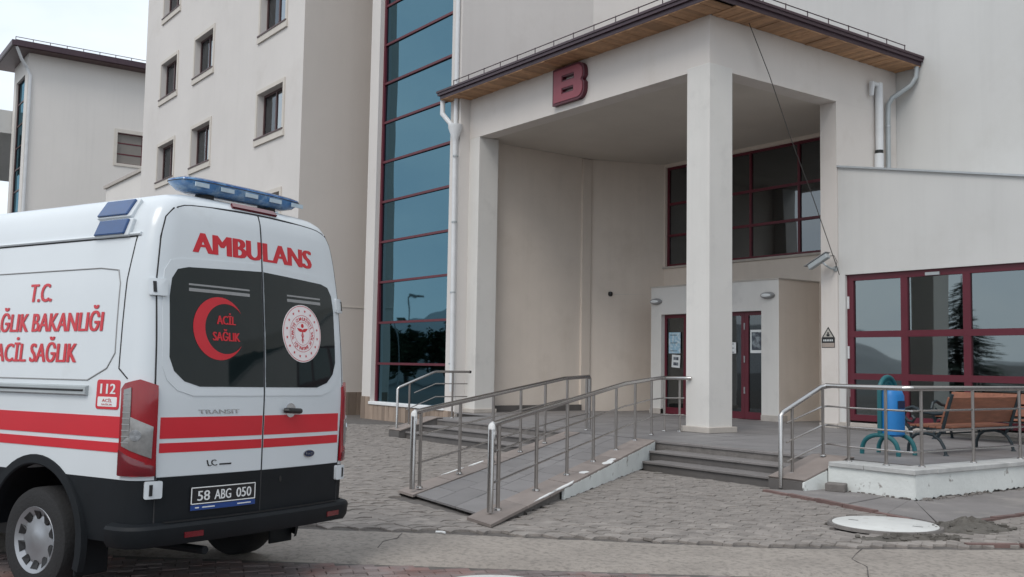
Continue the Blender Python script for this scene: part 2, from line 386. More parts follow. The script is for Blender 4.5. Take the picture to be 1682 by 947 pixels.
for k, nm in ((0, 'paver_field'), (1, 'paver_bed')):
    tag(rest[k].build(nm, ('paver', 'paver_red')[k], forecourt), kind='stuff')

# apron of cast slabs round the terrace plinth with a red kerb
ap = empty('apron', None, None, kind='structure')
def slab_poly(pts, z0, z1, name, m, parent, bevel=.008):
    return MB().prism(pts, z0, z1).build(name, m, parent, bevel=bevel)
fr = [(-8.75+i*(2.72/4), 10.68-i*(.66/4)) for i in range(5)]
bk = [(-8.5, 11.5), (-8.0, 11.5), (-7.6, 11.5), (-7.25, 11.5), (-7.17, 11.45)]
for i in range(4): slab_poly([fr[i], (fr[i+1][0]-.012, fr[i+1][1]), (bk[i+1][0]-.012, bk[i+1][1]), bk[i]], -.03, .022+random.uniform(-.006, .006), 'slab', 'apron', ap)
ys = [11.45, 12.7, 14.0, 15.4, 16.8, 18.3]
slab_poly([(-6.02, 10.03), (-5.93, 11.44), (-7.17, 11.44)], -.03, .02, 'slab', 'apron', ap)
for a, b in zip(ys, ys[1:]): slab_poly([(-7.17, a+.006), (-5.93, a+.006), (-5.93, b-.006), (-7.17, b-.006)], -.03, .02+random.uniform(-.006, .006), 'slab', 'apron', ap)
kb = MB().box(-.25, .25, -.035, .035, -.06, .034).mesh('kerb_stone', 'kerb_red')
for i in range(5):
    t = (i+.5)/5.5; x, y = -8.8+2.72*t, 10.64-.66*t-.03
    inst(kb, 'kerb_stone', ap, (x, y, random.uniform(-.012, .012)), (0, random.uniform(-.02, .02), math.atan2(-.66, 2.72)+random.uniform(-.02, .02)))
for i in range(8): inst(kb, 'kerb_stone', ap, (-5.87, 10.6+i*.52, random.uniform(-.012, .004)), (0, random.uniform(-.02, .02), math.pi/2+random.uniform(-.02, .02)))
for i in range(4): inst(kb, 'kerb_stone', ap, (-5.03+i*.29, 9.28+i*.44, -.015), (0, 0, math.atan2(.44, .29)))

# ------------------------------------------------------------------ terrace, steps, ramp
TZ = .38
ter = empty('entrance_terrace', 'raised grey slab terrace under the entrance canopy', 'terrace', (-13, 15, 0))
ter.location = (0, 0, 0)
MB().prism([(-19.45, 11.97), (-8.47, 11.97), (-8.47, 11.52), (-7.22, 11.52), (-7.22, 18.25), (-13.0, 18.25), (-13.0, 20.45), (-20.7, 20.45), (-21.4, 18.4), (-21.4, 14.05), (-19.45, 14.05)], -.03, TZ-.02).build('base', 'rough_concrete', ter)
ts = .60
sm = MB().box(-ts/2+.003, ts/2-.003, -ts/2+.003, ts/2-.003, -.02, 0).mesh('slab', 'floor_slab')
nx = 0
for i in range(24):
    for j in range(15):
        x, y = -21.1+i*ts, 12.44+j*ts
        if x > -7.6 or y > 20.3 or (x > -13 and y > 18.0) or (x < -19.3 and y < 14.1): continue
        if x < -20.9 and y > 18.2: continue
        if -15.4 > x > -19.5 and y > 19.4: continue
        inst(sm, 'slab', ter, (x, y, TZ+random.gauss(0, .0012)))
# plinth of the terrace (painted, chipped) and coping
pl = MB()
def chipped(mb, a, b, z0, z1, n, thick, jag=.02):
    """wall sheet from a to b with ragged foot"""
    a, b = Vector(a), Vector(b); d = (b-a).normalized(); nrm = Vector((d.y, -d.x, 0))
    top, bot = [], []
    for i in range(n+1):
        p = a.lerp(b, i/n); zz0 = z0(i/n) if callable(z0) else z0; zz1 = z1(i/n) if callable(z1) else z1
        bot.append(Vector((p.x, p.y, zz0+random.uniform(0, jag)))); top.append(Vector((p.x, p.y, zz1)))
    k = len(top); v = []
    for p in bot+top: v.append(p+nrm*thick)
    for p in bot+top: v.append(p)
    f = []
    for i in range(n): f += [(i, i+1, k+i+1, k+i), (k+i, k+i+1, 3*k+i+1, 3*k+i), (i+1, i, 2*k+i, 2*k+i+1)]
    f += [(0, k, 3*k, 2*k), (k-1, 2*k+k-1, 3*k+k-1, 2*k-1)]
    mb.add(v, f)
chipped(pl, (-8.46, 11.52, 0), (-7.2, 11.52, 0), .0, TZ-.055, 30, .03, .03)
chipped(pl, (-7.22, 11.5, 0), (-7.22, 18.25, 0), .0, TZ-.055, 120, .03, .05)
pl.build('plinth_wall', 'chipped_white', ter)
for a, b in ((-8.44, -7.9), (-7.9, -7.17)): MB().box(a+.003, b-.003, 11.46, 11.95, TZ-.055, TZ+.006).build('coping', 'coping_stone', ter, bevel=.008)
for i in range(7): MB().box(-7.56, -7.16, 11.953+i*.9, 11.95+i*.9+.894, TZ-.055, TZ+.006).build('coping', 'coping_stone', ter, bevel=.008)
# broken mortar along the plinth foot
mr = MB()
for i in range(70):
    x = random.uniform(-7.19, -7.08); y = random.uniform(11.5, 16.5); s = random.uniform(.01, .035)
    M = Matrix.Translation((x, y, .02)) @ Matrix.Rotation(random.random()*3, 4, 'Z') @ Matrix.Rotation(random.random(), 4, 'X')
    mr.box(-s, s, -s*.7, s*.7, -s*.5, s*.5, M)
for i in range(16):
    x = random.uniform(-8.4, -7.2); s = random.uniform(.006, .018)
    M = Matrix.Translation((x, 11.47, .03)) @ Matrix.Rotation(random.random()*3, 4, 'Z'); mr.box(-s, s, -s, s, -s*.6, s*.6, M)
tag(mr.build('mortar_crumbs', 'rough_concrete', ter), kind='stuff')

def steps(name, label, xs0, xs1, clip_left=None, clip_right=None):
    st = empty(name, label, 'steps')
    RY = [11.15, 11.55, 11.95]; h = TZ/3
    for k in range(3):
        z0, z1 = k*h, (k+1)*h; y0 = RY[k]; y1 = RY[k+1]+.02 if k < 2 else 12.13
        a, b = xs0(y0), xs1(y0)
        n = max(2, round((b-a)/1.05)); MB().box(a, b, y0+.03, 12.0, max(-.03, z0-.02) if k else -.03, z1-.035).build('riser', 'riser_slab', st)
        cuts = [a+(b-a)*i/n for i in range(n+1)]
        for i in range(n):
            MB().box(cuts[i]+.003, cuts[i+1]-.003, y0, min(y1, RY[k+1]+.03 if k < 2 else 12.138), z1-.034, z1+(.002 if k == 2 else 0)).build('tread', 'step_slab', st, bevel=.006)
    return st
edge_near = lambda y: -8.3-.6535*(y-5.95)
edge_far = lambda y: -10.85-.6535*(y-6.3)
steps('stone_steps', 'three wide dark stone steps between the white ramp wall and the right cheek wall', lambda y: edge_near(y)+.02, lambda y: -9.08)
steps('stone_steps', 'dark stone steps behind the ramp, in front of the glass stair tower', lambda y: -19.0, lambda y: edge_far(y)-.02)
def cheek(name, label, x0, x1, paint):
    c = empty(name, label, 'cheek wall')
    prof = [(11.0, -.03), (11.0, .13), (11.06, .15), (11.95, TZ+.015), (12.12, TZ+.015), (12.12, -.03)]
    M = Matrix(((0, 0, 1, 0), (1, 0, 0, 0), (0, 1, 0, 0), (0, 0, 0, 1)))
    MB().prism(prof, x0, x1, M).build('core', 'riser_slab', c)
    MB().prism([(11.02, .135), (11.95, TZ+.018), (12.1, TZ+.018), (12.1, TZ+.04), (11.95, TZ+.04), (11.0, .16)], x0-.01, x1+.02, M).build('cap', 'border_slab', c, bevel=.006)
    if paint:
        MB().prism([(11.02, 0), (10.995, .06), (11.0, .125), (11.03, .136), (11.49, .262), (11.49, 0)], x1+.001, x1+.03, M).build('painted_side', 'chipped_white', c)
    return c
cheek('cheek_wall', 'sloping cheek wall with white painted side at the right end of the steps', -9.06, -8.50, True)
cheek('cheek_wall', 'small sloping stone cheek wall in front of the glass stair tower', -19.45, -19.02, False)

# ramp
rampo = empty('wheelchair_ramp', 'sloping stone slab ramp between two steel railings', 'ramp')
A0, B0 = Vector((-8.3, 5.95, 0)), Vector((-10.85, 6.30, 0))
E1 = Vector((-.6535, 1, 0)); YL = 6.02
def rp_pt(s, t, dz=0):      # s 0..1 up the ramp, t 0..1 from near edge to far edge
    a = A0+E1*(YL*s); b = B0+E1*((12.0-6.3)*s); p = a.lerp(b, t); p.z = .035+(TZ-.035)*s+dz; return p
def ramp_slab(s0, s1, t0, t1, m, name, th=.022, dz=0):
    g = .0022; q = [(s0+g*.5, t0+g), (s1-g*.5, t0+g), (s1-g*.5, t1-g), (s0+g*.5, t1-g)]
    v = [rp_pt(s, t, dz) for s, t in q]+[rp_pt(s, t, dz-th) for s, t in q]
    return MB().add(v, [(0, 1, 2, 3), (7, 6, 5, 4)]+[(i, 4+i, 4+(i+1) % 4, (i+1) % 4) for i in range(4)]).build(name, m, rampo)
core = MB(); v = []
for s, t in ((.03, .02), (1, .02), (1, .98), (.03, .98)): v.append(rp_pt(s, t, -.02)); 
v += [Vector((p.x, p.y, -.03)) for p in v]
core.add(v, [(0, 1, 2, 3), (7, 6, 5, 4)]+[(i, 4+i, 4+(i+1) % 4, (i+1) % 4) for i in range(4)]).build('core', 'rough_concrete', rampo)
ss = [-.028, .12]+[.12+.88*i/8 for i in range(1, 9)]
for i in range(len(ss)-1): ramp_slab(ss[i], ss[i+1], -.012, .20, 'border_slab', 'border_slab', .03, .012+random.uniform(-.003, .003))
ss = [.0, .06]+[.06+.94*i/9 for i in range(1, 10)]
for i in range(len(ss)-1): ramp_slab(max(ss[i], .0), ss[i+1], .83, 1.012, 'border_slab', 'border_slab', .03, .010+random.uniform(-.003, .003))
ncol = 3
for c in range(ncol):
    off = .0 if c % 2 == 0 else .05
    cuts = [0.012]+[off+.1*(i+1) for i in range(9)]+[1]
    for a, b in zip(cuts, cuts[1:]): ramp_slab(a, b, .20+.63*c/ncol, .20+.63*(c+1)/ncol, 'floor_slab', 'slab', .022, random.uniform(-.002, .002))
# painted side wall with ragged edges
sw = MB(); n = 90; top, bot = [], []
for i in range(n+1):
    s = .30+.69*i/n; p = rp_pt(s, 0); zt = p.z-.012+random.uniform(-.008, .006); zb = max(.0, random.uniform(0, .022)); 
    if s > .955: zb += .16*(s-.955)/.035+random.uniform(0, .02)
    zb = min(zb, zt-.03); o = Vector((.022, .014, 0))
    top.append(Vector((p.x, p.y, zt))+o); bot.append(Vector((p.x, p.y, zb))+o)
k = n+1; off = Vector((-.03, -.02, 0)); v = top+bot+[p+off for p in top]+[p+off for p in bot]; f = []
for i in range(n): f += [(i, i+1, k+i+1, k+i), (2*k+i, 2*k+i+1, i+1, i), (k+i, k+i+1, 3*k+i+1, 3*k+i)]
f += [(0, k, 3*k, 2*k), (k-1, 3*k-1, 4*k-1, 2*k-1)]
sw.add(v, f).build('painted_side', 'chipped_white', rampo)
# paint drips and splashes on the border strips
def splash(p, rx, ry, rot, parent, z=.0, m='weld_white', name='paint_splash'):
    n = 14; pts = []
    for i in range(n):
        a = 2*math.pi*i/n; k = random.uniform(.7, 1.1); x, y = rx*k*math.cos(a), ry*k*math.sin(a)
        pts.append((p[0]+x*math.cos(rot)-y*math.sin(rot), p[1]+x*math.sin(rot)+y*math.cos(rot)))
    mb = MB(); zz = p[2]; slope = (TZ-.035)/6.02
    vv = [Vector((x, y, zz+(y-p[1])*slope+.002)) for x, y in pts]; mb.add(vv+[q+Vector((0, 0, -.012)) for q in vv], [tuple(range(n))]+[(i, (i+1) % n, n+(i+1) % n, n+i) for i in range(n)])
    return mb.build(name, m, parent)
for s, t, a, b in ((.46, .05, .11, .07), (.60, .02, .20, .07), (.64, .03, .16, .05), (.30, 0, .5, .03), (.22, 0, .45, .02), (.36, .99, .3, .025), (.24, 1.0, .4, .02)):
    splash(rp_pt(s, t, .016), a, b, math.atan2(1, -.6535), rampo)
# ------------------------------------------------------------------ railings
def rail(name, label, top, mids, posts, rtop=.026, end_caps=()):
    r = empty(name, label, 'railing', group='stainless steel railings at the entrance')
    MB().tube(top, rtop, 12).build('handrail', 'steel', r)
    for m_ in mids: MB().tube(m_, .0125, 8).build('rail', 'steel', r)
    for p, zt, rad in posts:
        po = MB().tube([p, (p[0], p[1], zt)], rad, 10).build('post', 'steel_dull', r)
        MB().lathe([(0, .028), (rad*1.1, .028), (rad*1.9, .02), (rad*2.0, .0)], 12, Matrix.Translation(p)).build('flange', 'steel', po)
    for p in end_caps: MB().lathe([(0, .06), (.025, .056), (.037, .03), (.039, -.05), (.034, -.10)], 12, Matrix.Translation(p)).build('painted_elbow', 'weld_white', r)
    return r
d1 = Vector((-.5604, .8282, 0)); P1 = Vector((-8.65, 6.11, 0))
d2 = Vector((-.5468, .8372, 0)); P2 = Vector((-10.61, 6.34, 0))
zr = lambda y: .035+(TZ-.035)*min(1, max(0, (y-5.95)/6.05))
def rl(P, d, s, h): q = P+d*s; return (q.x, q.y, zr(q.y)+h)
HR = 1.0
near_top = [rl(P1, d1, 0, .03), rl(P1, d1, 0, .88), rl(P1, d1, .04, .925)]+[rl(P1, d1, s, .93+.07*min(1, s/6)) for s in (.3, 2, 4, 6, 8)]+[rl(P1, d1, 8.9, 1.02), rl(P1, d1, 9.3, 1.02), (-13.72, 14.20, TZ+1.02), (-13.62, 14.28, TZ+1.02)]
mids = []
for h in (.32, .64): mids.append([rl(P1, d1, s, h) for s in (.12, 2, 4, 6, 8, 9.25)]+[(-13.72, 14.20, TZ+h)])
posts = [((*(P1+d1*s).xy, zr((P1+d1*s).y)+.012), zr((P1+d1*s).y)+.925+.07*min(1, s/6), .022) for s in (.23, 1.52, 2.79, 4.1, 5.45, 6.78, 8.11, 9.3)]+[((-13.78, 14.14, TZ), TZ+1.0, .022)]
rail('steel_railing', 'steel railing along the right side of the ramp, ending at the corner pillar', near_top, mids, posts, .033, [rl(P1, d1, 0.01, .885)])
far_top = [rl(P2, d2, 0, .03), rl(P2, d2, 0, .90), rl(P2, d2, .04, .945)]+[rl(P2, d2, s, .95+.08*min(1, s/6)) for s in (.3, 2, 4, 6)]+[rl(P2, d2, 7.55, 1.02), rl(P2, d2, 7.62, .98), rl(P2, d2, 7.63, .02)]
mids = [[rl(P2, d2, s, h) for s in (.15, 2, 4, 6, 7.6)] for h in (.32, .66)]
posts = [((*(P2+d2*s).xy, zr((P2+d2*s).y)+.012), zr((P2+d2*s).y)+.945+.08*min(1, s/6), .022) for s in (.2, 1.42, 2.62, 3.79, 4.98, 6.2, 7.42)]
rail('steel_railing', 'steel railing along the left side of the ramp with a free upright end', far_top, mids, posts, .033, [rl(P2, d2, 0.01, .905)])
cx_ = -8.85
top = [(cx_, 11.0, .02), (cx_, 11.0, .98), (cx_, 11.04, 1.02), (cx_, 11.85, 1.355), (-8.80, 11.93, 1.38), (-8.68, 11.9, 1.385), (-8.3, 11.72, 1.385), (-7.45, 11.68, 1.385), (-7.38, 11.74, 1.385), (-7.38, 18.2, 1.385)]
mids = []
for k in (1, 2, 3):
    h = .26*k-.06
    mids.append([(cx_, 11.12, .16+h), (cx_, 11.85, .36+h), (-8.8, 11.92, TZ+h), (-8.66, 11.89, TZ+h), (-8.3, 11.72, TZ+h), (-7.45, 11.68, TZ+h), (-7.38, 11.74, TZ+h), (-7.38, 18.2, TZ+h)])
posts = [((cx_, 11.24, .20), 1.1, .022), ((cx_+.02, 11.88, TZ+.03), 1.36, .022), ((-8.31, 11.73, TZ), 1.375, .022), ((-7.72, 11.69, TZ+.004), 1.375, .022)]
posts += [((-7.38, 11.95+1.235*i, TZ+.004), 1.375, .022) for i in range(6)]
rail('steel_railing', 'steel railing with three rails round the right-hand terrace corner', top, mids, posts, .031)
lx = -19.25
top = [(lx, 11.08, 0), (lx, 11.08, 1.03), (lx, 11.12, 1.07), (lx, 11.98, 1.40), (lx, 12.06, 1.42), (lx, 12.95, 1.42)]
mids = [[(lx, 11.3, .58), (lx, 12.05, .86), (lx, 12.9, .86)], [(lx, 11.5, .95), (lx, 12.05, 1.15), (lx, 12.9, 1.15)]]
rl4 = rail('steel_railing', 'short steel railing on the small cheek wall before the glass stair tower', top, mids, [((lx, 11.38, .24), 1.15, .022), ((lx, 12.5, TZ), 1.4, .022)], .026)
MB().tube([(lx, 12.95, 1.42), (lx, 12.99, 1.42)], .032, 10).build('end_cap', 'black_plastic', rl4)

# ------------------------------------------------------------------ buildings
def cladding(parent, a, b, z0, z1, nrm, w=.22, th=.03):
    """vertical stone strips from a to b"""
    a, b = Vector((*a, 0)), Vector((*b, 0)); d = b-a; Ln = d.length; d.normalize(); n = max(1, round(Ln/w)); u = 0
    ws = [random.uniform(.75, 1.25) for _ in range(n)]; k = Ln/sum(ws)
    for x in ws:
        x *= k; p0 = a+d*(u+.006); p1 = a+d*(u+x-.006); t = th+random.uniform(-.004, .004); q = Vector((*nrm, 0))*t
        MB().add([(*p.xy, z) for z in (z0, z1) for p in (p0, p1, p1+q, p0+q)], [(3, 2, 1, 0), (4, 5, 6, 7), (0, 1, 5, 4), (1, 2, 6, 5), (2, 3, 7, 6), (3, 0, 4, 7)]).build('stone_strip', 'cladding', parent); u += x
# --- hospital wing A (windows), left
wa = empty('hospital_wing', 'tall cream hospital wing with small trimmed windows behind the ambulance', 'building', (-36, 12.55, 0)); wa.location = (0, 0, 0)
cols = [(-42.2, -39.92), (-38.06, -35.82), (-31.6, -29.28)]; rows = [8.61+3.47*k for k in range(-2, 4)]
holes = []
TW = .14
for c in cols:
    for z in rows: holes.append((c[0]+TW, c[1]-TW, z+.2, z+1.86-TW))
mb = MB(); wall_holes(mb, (0, 12.55, 0), (1, 0, 0), (0, 1, 0), -44.4, -28, -.05, 22, holes, .42)
mb.add([(-44.4, 12.55, -.05), (-44.4, 26, -.05), (-44.4, 26, 22), (-44.4, 12.55, 22)], [(0, 1, 2, 3)])
mb.add([(-44.4, 26, -.05), (-28, 26, -.05), (-28, 26, 22), (-44.4, 26, 22)], [(0, 1, 2, 3)])
mb.add([(-44.4, 12.55, 22), (-28, 12.55, 22), (-28, 26, 22), (-44.4, 26, 22)], [(0, 1, 2, 3)])
mb.build('wall', 'stucco_white', wa)
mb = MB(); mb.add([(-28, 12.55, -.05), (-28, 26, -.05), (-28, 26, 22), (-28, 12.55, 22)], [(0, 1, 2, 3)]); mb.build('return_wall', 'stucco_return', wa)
MB().box(-28.0, -27.985, 12.56, 20, 3.27, 3.30).build('joint_profile', 'trim_beige', wa)
MB().box(-44.2, -28.1, 12.75, 25.8, 6.4, 6.5).build('floor', 'room_floor', wa); 
for z in (9.9, 13.4, 16.9, 20.4): pass
MB().box(-44.2, -28.2, 15.2, 15.3, 0, 21.8).build('inner_wall', 'room_wall', wa)
for k, z in enumerate((4.6, 8.1, 11.55, 15.0, 18.5)): MB().box(-44.2, -28.2, 13.02, 15.2, z-.1, z).build('floor', 'room_floor', wa)
cladding(wa, (-27.999, 12.6), (-27.999, 17.5), -.05, .68, (1, 0))
def wing_window(c, z):
    x0, x1, z0, z1 = c[0], c[1], z, z+1.86; w_ = None
    y = 12.55
    for bx in ((x0, x0+TW-.01, z0+.2, z1-TW+.01), (x1-TW+.01, x1, z0+.2, z1-TW+.01), (x0, x1, z1-TW+.01, z1)):
        MB().box(bx[0], bx[1], y-.035, y-.001, bx[2], bx[3]).build('window_trim', 'trim_beige', wa)
    MB().box(x0-.03, x1+.03, y-.06, y-.001, z0, z0+.2).build('window_trim', 'trim_beige', wa)
    MB().box(x0+.02, x1-.02, y-.08, y+.28, z0+.2005, z0+.25).build('window_sill', 'frame_brown', wa)
    a, b, c0, d = x0+TW, x1-TW, z0+.251, z1-TW; yf = y+.24; mid = a+(b-a)*.5
    f = MB()
    for q in ((a, a+.07, c0, d), (b-.07, b, c0, d), (a+.07, b-.07, c0, c0+.07), (a+.07, b-.07, d-.07, d), (mid-.04, mid+.04, c0+.07, d-.07)): f.box(q[0], q[1], yf-.04, yf+.03, q[2], q[3])
    fo = f.build('window', 'frame_brown', wa)
    for p, q, g_ in ((a+.07, mid-.04, 'glass_room'), (mid+.04, b-.07, 'glass_far')): MB().box(p, q, yf-.008, yf+.004, c0+.07, d-.07).build('pane', g_, fo)
    cw = MB(); n = 26; s0 = mid-.02-.2*random.random(); s1 = b+.02
    vs_ = []
    for i in range(n+1):
        x = s0+(s1-s0)*i/n; yy = yf+.030+.012*math.sin(i*1.9)+.008*math.sin(i*.7)
        vs_ += [(x, yy, c0+.02), (x, yy, d-.02)]
    cw.add(vs_, [(2*i, 2*i+2, 2*i+3, 2*i+1) for i in range(n)]).build('curtain', 'curtain', fo)
for c in cols:
    for z in rows: wing_window(c, z)
# --- glass stair tower
tw = empty('glass_stair_tower', 'narrow stair tower glazed in blue panes between red transoms', 'building')
GX0, GX1, GY = -25.88, -21.92, 14.2
mb = MB(); wall_holes(mb, (0, 14.0, 0), (1, 0, 0), (0, 1, 0), -26.4, -21.45, -.05, 22, [(GX0, GX1, .40, 21)], .3)
mb.add([(-26.4, 14, -.05), (-26.4, 24, -.05), (-26.4, 24, 22), (-26.4, 14, 22)], [(0, 1, 2, 3)])
mb.add([(-26.4, 14, 22), (-21.45, 14, 22), (-21.45, 24, 22), (-26.4, 24, 22)], [(0, 1, 2, 3)])
mb.build('front_wall', 'stucco_white', tw)
MB().add([(-21.45, 14.0, -.05), (-21.45, 14.9, -.05), (-21.45, 14.9, 8), (-21.45, 14.0, 8)], [(0, 1, 2, 3)]).build('side_wall', 'stucco_white', tw)
for z0_, z1_, m_ in ((-.05, 8.0, 'stucco_beige'), (8.0, 22, 'stucco_white')):
    mb = MB(); y_ = 14.9 if z0_ < 0 else 14.0; mb.add([(-21.45, y_, z0_), (-21.45, 18.45, z0_), (-21.45, 18.45, z1_), (-21.45, y_, z1_)], [(0, 1, 2, 3)])
    mb.add([(-21.45, 18.45, z0_), (-20.62, 20.5, z0_), (-20.62, 20.5, z1_), (-21.45, 18.45, z1_)], [(0, 1, 2, 3)])
    mb.build('side_wall', m_, tw)
MB().box(-21.46, -21.385, 18.10, 18.40, .38, 7.39).build('pilaster', 'stucco_beige', tw)
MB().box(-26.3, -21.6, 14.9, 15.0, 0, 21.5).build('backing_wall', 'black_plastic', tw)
MB().box(GX0-.02, GX1+.02, 13.94, 14.28, .405, .49).build('sill', 'white_sill', tw, bevel=.01)
cladding(tw, (-26.4, 14.0), (-25.9, 14.0), -.05, .62, (0, -1)); cladding(tw, (-25.9, 14.0), (-21.46, 14.0), -.05, .40, (0, -1))
tz = [.49]+[1.57+1.17*k for k in range(16)]
MB().box(GX0, GX0+.10, GY-.06, GY+.05, .49, 20.9).build('jamb', 'frame_red', tw); MB().box(GX1-.05, GX1, GY-.06, GY+.05, .49, 20.9).build('jamb', 'frame_red', tw)
trm = MB().box(GX0+.10, GX1-.05, GY-.055, GY+.045, -.032, .032).mesh('transom', 'frame_red')
for z in tz[1:]: inst(trm, 'transom', tw, (0, 0, z))
for a, b in zip(tz, tz[1:]):
    M = Matrix.Translation(((GX0+GX1)/2, GY, (a+b)/2)) @ Matrix.Rotation(random.gauss(0, .005), 4, 'X') @ Matrix.Rotation(random.gauss(0, .004), 4, 'Z')
    hx, hz = (GX1-GX0)/2-.02, (b-a)/2-.01
    MB().box(-hx, hx, -.006, .006, -hz, hz, M).build('pane', 'glass_blue', tw)
# --- main block behind the portico
mbk = empty('main_block', 'high plain pale hospital block rising behind the entrance canopy', 'building')
UG = (-20.58, -13.66, 4.46, 7.33)
mb = MB(); wall_holes(mb, (0, 20.5, 0), (1, 0, 0), (0, 1, 0), -20.62, -13.4, -.05, 7.6, [UG, (-19.0, -15.9, .38, 3.0)], .25)
mb.build('entrance_wall', 'stucco_beige', mbk)
mb = MB(); mb.add([(-20.62, 20.5, 7.6), (-13.4, 20.5, 7.6), (-13.4, 20.5, 22), (-20.62, 20.5, 22)], [(0, 1, 2, 3)])
mb.add([(-13.4, 20.5, -.05), (14, 20.5, -.05), (14, 20.5, 22), (-13.4, 20.5, 22)], [(0, 1, 2, 3)])
mb.add([(14, 20.5, -.05), (14, 34, -.05), (14, 34, 22), (14, 20.5, 22)], [(0, 1, 2, 3)])
mb.add([(-21.45, 18.45, 22), (-20.62, 20.5, 22), (14, 20.5, 22), (14, 34, 22), (-26.4, 34, 22), (-26.4, 24, 22), (-21.45, 24, 22)], [tuple(range(7))])
mb.build('wall', 'stucco_wing', mbk)
# rooms behind the glazing
rm = MB(); rm.box(-21, -12.5, 26, 26.1, 0, 8); rm.box(-21, -20.9, 20.8, 26, 0, 8); rm.box(-12.6, -12.5, 20.8, 26, 0, 8); rm.build('inner_wall', 'room_wall', mbk)
MB().box(-20.9, -12.6, 20.76, 26, .28, .375).build('floor', 'room_floor', mbk); MB().box(-20.9, -12.6, 20.76, 26, 4.0, 4.2).build('floor', 'room_floor', mbk)
MB().box(-20.9, -12.6, 20.76, 26, 7.7, 7.8).build('ceiling', 'ceiling_paint', mbk)
MB().box(-15.9, -15.5, 21.6, 22.0, 4.2, 7.7).build('inner_column', 'room_wall', mbk)
def glazing(parent, x0, x1, y, zs, xs, fw, glass, name='glazing_frame', th=.07, hf=None):
    """frame bars as one frame part, each pane a sub-part; xs = mullion centres incl. ends"""
    f = MB(); hf = hf or fw
    for i, x in enumerate(xs):
        a, b = (x, x+fw) if i == 0 else ((x-fw, x) if i == len(xs)-1 else (x-fw/2, x+fw/2)); f.box(a, b, y-th/2, y+th/2, zs[0], zs[-1])
    for j, z in enumerate(zs):
        a, b = (z, z+hf) if j == 0 else ((z-hf, z) if j == len(zs)-1 else (z-hf/2, z+hf/2)); f.box(x0+.001, x1-.001, y-th/2-.003, y+th/2-.003, a+.0005, b-.0005)
    fo = f.build(name, 'frame_red', parent)
    for i in range(len(xs)-1):
        for j in range(len(zs)-1):
            M = Matrix.Translation(((xs[i]+xs[i+1])/2, y+.008, (zs[j]+zs[j+1])/2)) @ Matrix.Rotation(random.gauss(0, .003), 4, 'X') @ Matrix.Rotation(random.gauss(0, .003), 4, 'Z')
            hx, hz = (xs[i+1]-xs[i])/2-.02, (zs[j+1]-zs[j])/2-.02
            MB().box(-hx, hx, -.006, .006, -hz, hz, M).build('pane', glass, fo)
    return fo
glazing(mbk, UG[0], UG[1], 20.62, [4.46, 5.35, 6.26, 7.33], [-20.58, -19.05, -17.53, -15.98, -14.45, -13.66], .07, 'glass_upper')
MB().box(UG[0]-.05, UG[1], 20.44, 20.58, 4.40, 4.459).build('window_sill', 'base_stone', mbk)
# --- entrance vestibule
ve = empty('entrance_vestibule', 'flat-roofed entrance porch with red framed glass doors behind the corner pillar', 'porch')
VX0, VX1, VY, VZ = -19.58, -15.33, 19.0, 3.71
mb = MB(); wall_holes(mb, (0, VY, 0), (1, 0, 0), (0, 1, 0), VX0, VX1, TZ, VZ, [(-19.2, -15.85, TZ, 2.99)], .28)
mb.build('front_wall', 'pillar_paint', ve)
mb = MB(); mb.add([(VX1, VY, TZ), (VX1, 20.5, TZ), (VX1, 20.5, VZ), (VX1, VY, VZ)], [(0, 1, 2, 3)]); mb.add([(VX0, VY, TZ), (VX0, 20.5, TZ), (VX0, 20.5, VZ), (VX0, VY, VZ)], [(0, 1, 2, 3)])
mb.add([(VX0, VY, VZ), (VX1, VY, VZ), (VX1, 20.5, VZ), (VX0, 20.5, VZ)], [(0, 1, 2, 3)]); mb.add([(VX0, VY+.3, 3.0), (VX1, VY+.3, 3.0), (VX1, 20.5, 3.0), (VX0, 20.5, 3.0)], [(0, 1, 2, 3)])
mb.build('side_wall', 'stucco_beige', ve)
MB().box(VX0-.02, VX1+.02, VY-.02, 20.49, VZ, VZ+.035).build('roof_edge', 'base_stone', ve)
for a, b in ((VX0-.02, -19.2), (-15.85, VX1+.02)): MB().box(a, b, VY-.03, VY+.28, TZ, TZ+.14).build('base_stone', 'base_stone', ve, bevel=.006)
DY = 19.16
def door_leaf(name, x0, x1, left, right, bottom=.17):
    f = MB(); z0, z1 = TZ+.01, 2.985
    f.box(x0, x0+left, DY-.03, DY+.03, z0, z1); f.box(x1-right, x1, DY-.03, DY+.03, z0, z1)
    f.box(x0+left, x1-right, DY-.03, DY+.03, z0, z0+bottom); f.box(x0+left, x1-right, DY-.03, DY+.03, z1-.09, z1)
    fo = f.build(name, 'frame_red', ve)
    MB().box(x0+left-.01, x1-right+.01, DY-.005, DY+.005, z0+bottom-.01, z1-.08).build('pane', 'glass_door', fo); return fo
door_leaf('fixed_light', -19.2, -18.41, .07, .10); d0 = door_leaf('door', -18.405, -17.44, .08, .08); d1_ = door_leaf('door', -17.435, -16.47, .08, .11); door_leaf('fixed_light', -16.465, -15.85, .11, .03)
for z in (1.0, 1.75, 2.55): MB().box(-16.475, -16.455, DY-.06, DY-.03, z, z+.16).build('hinge', 'pipe_grey', d1_)
MB().tube([(-17.36, DY-.06, 1.2), (-17.36, DY-.09, 1.25), (-17.36, DY-.09, 1.65), (-17.36, DY-.06, 1.7)], .014, 8).build('handle', 'steel', d1_)
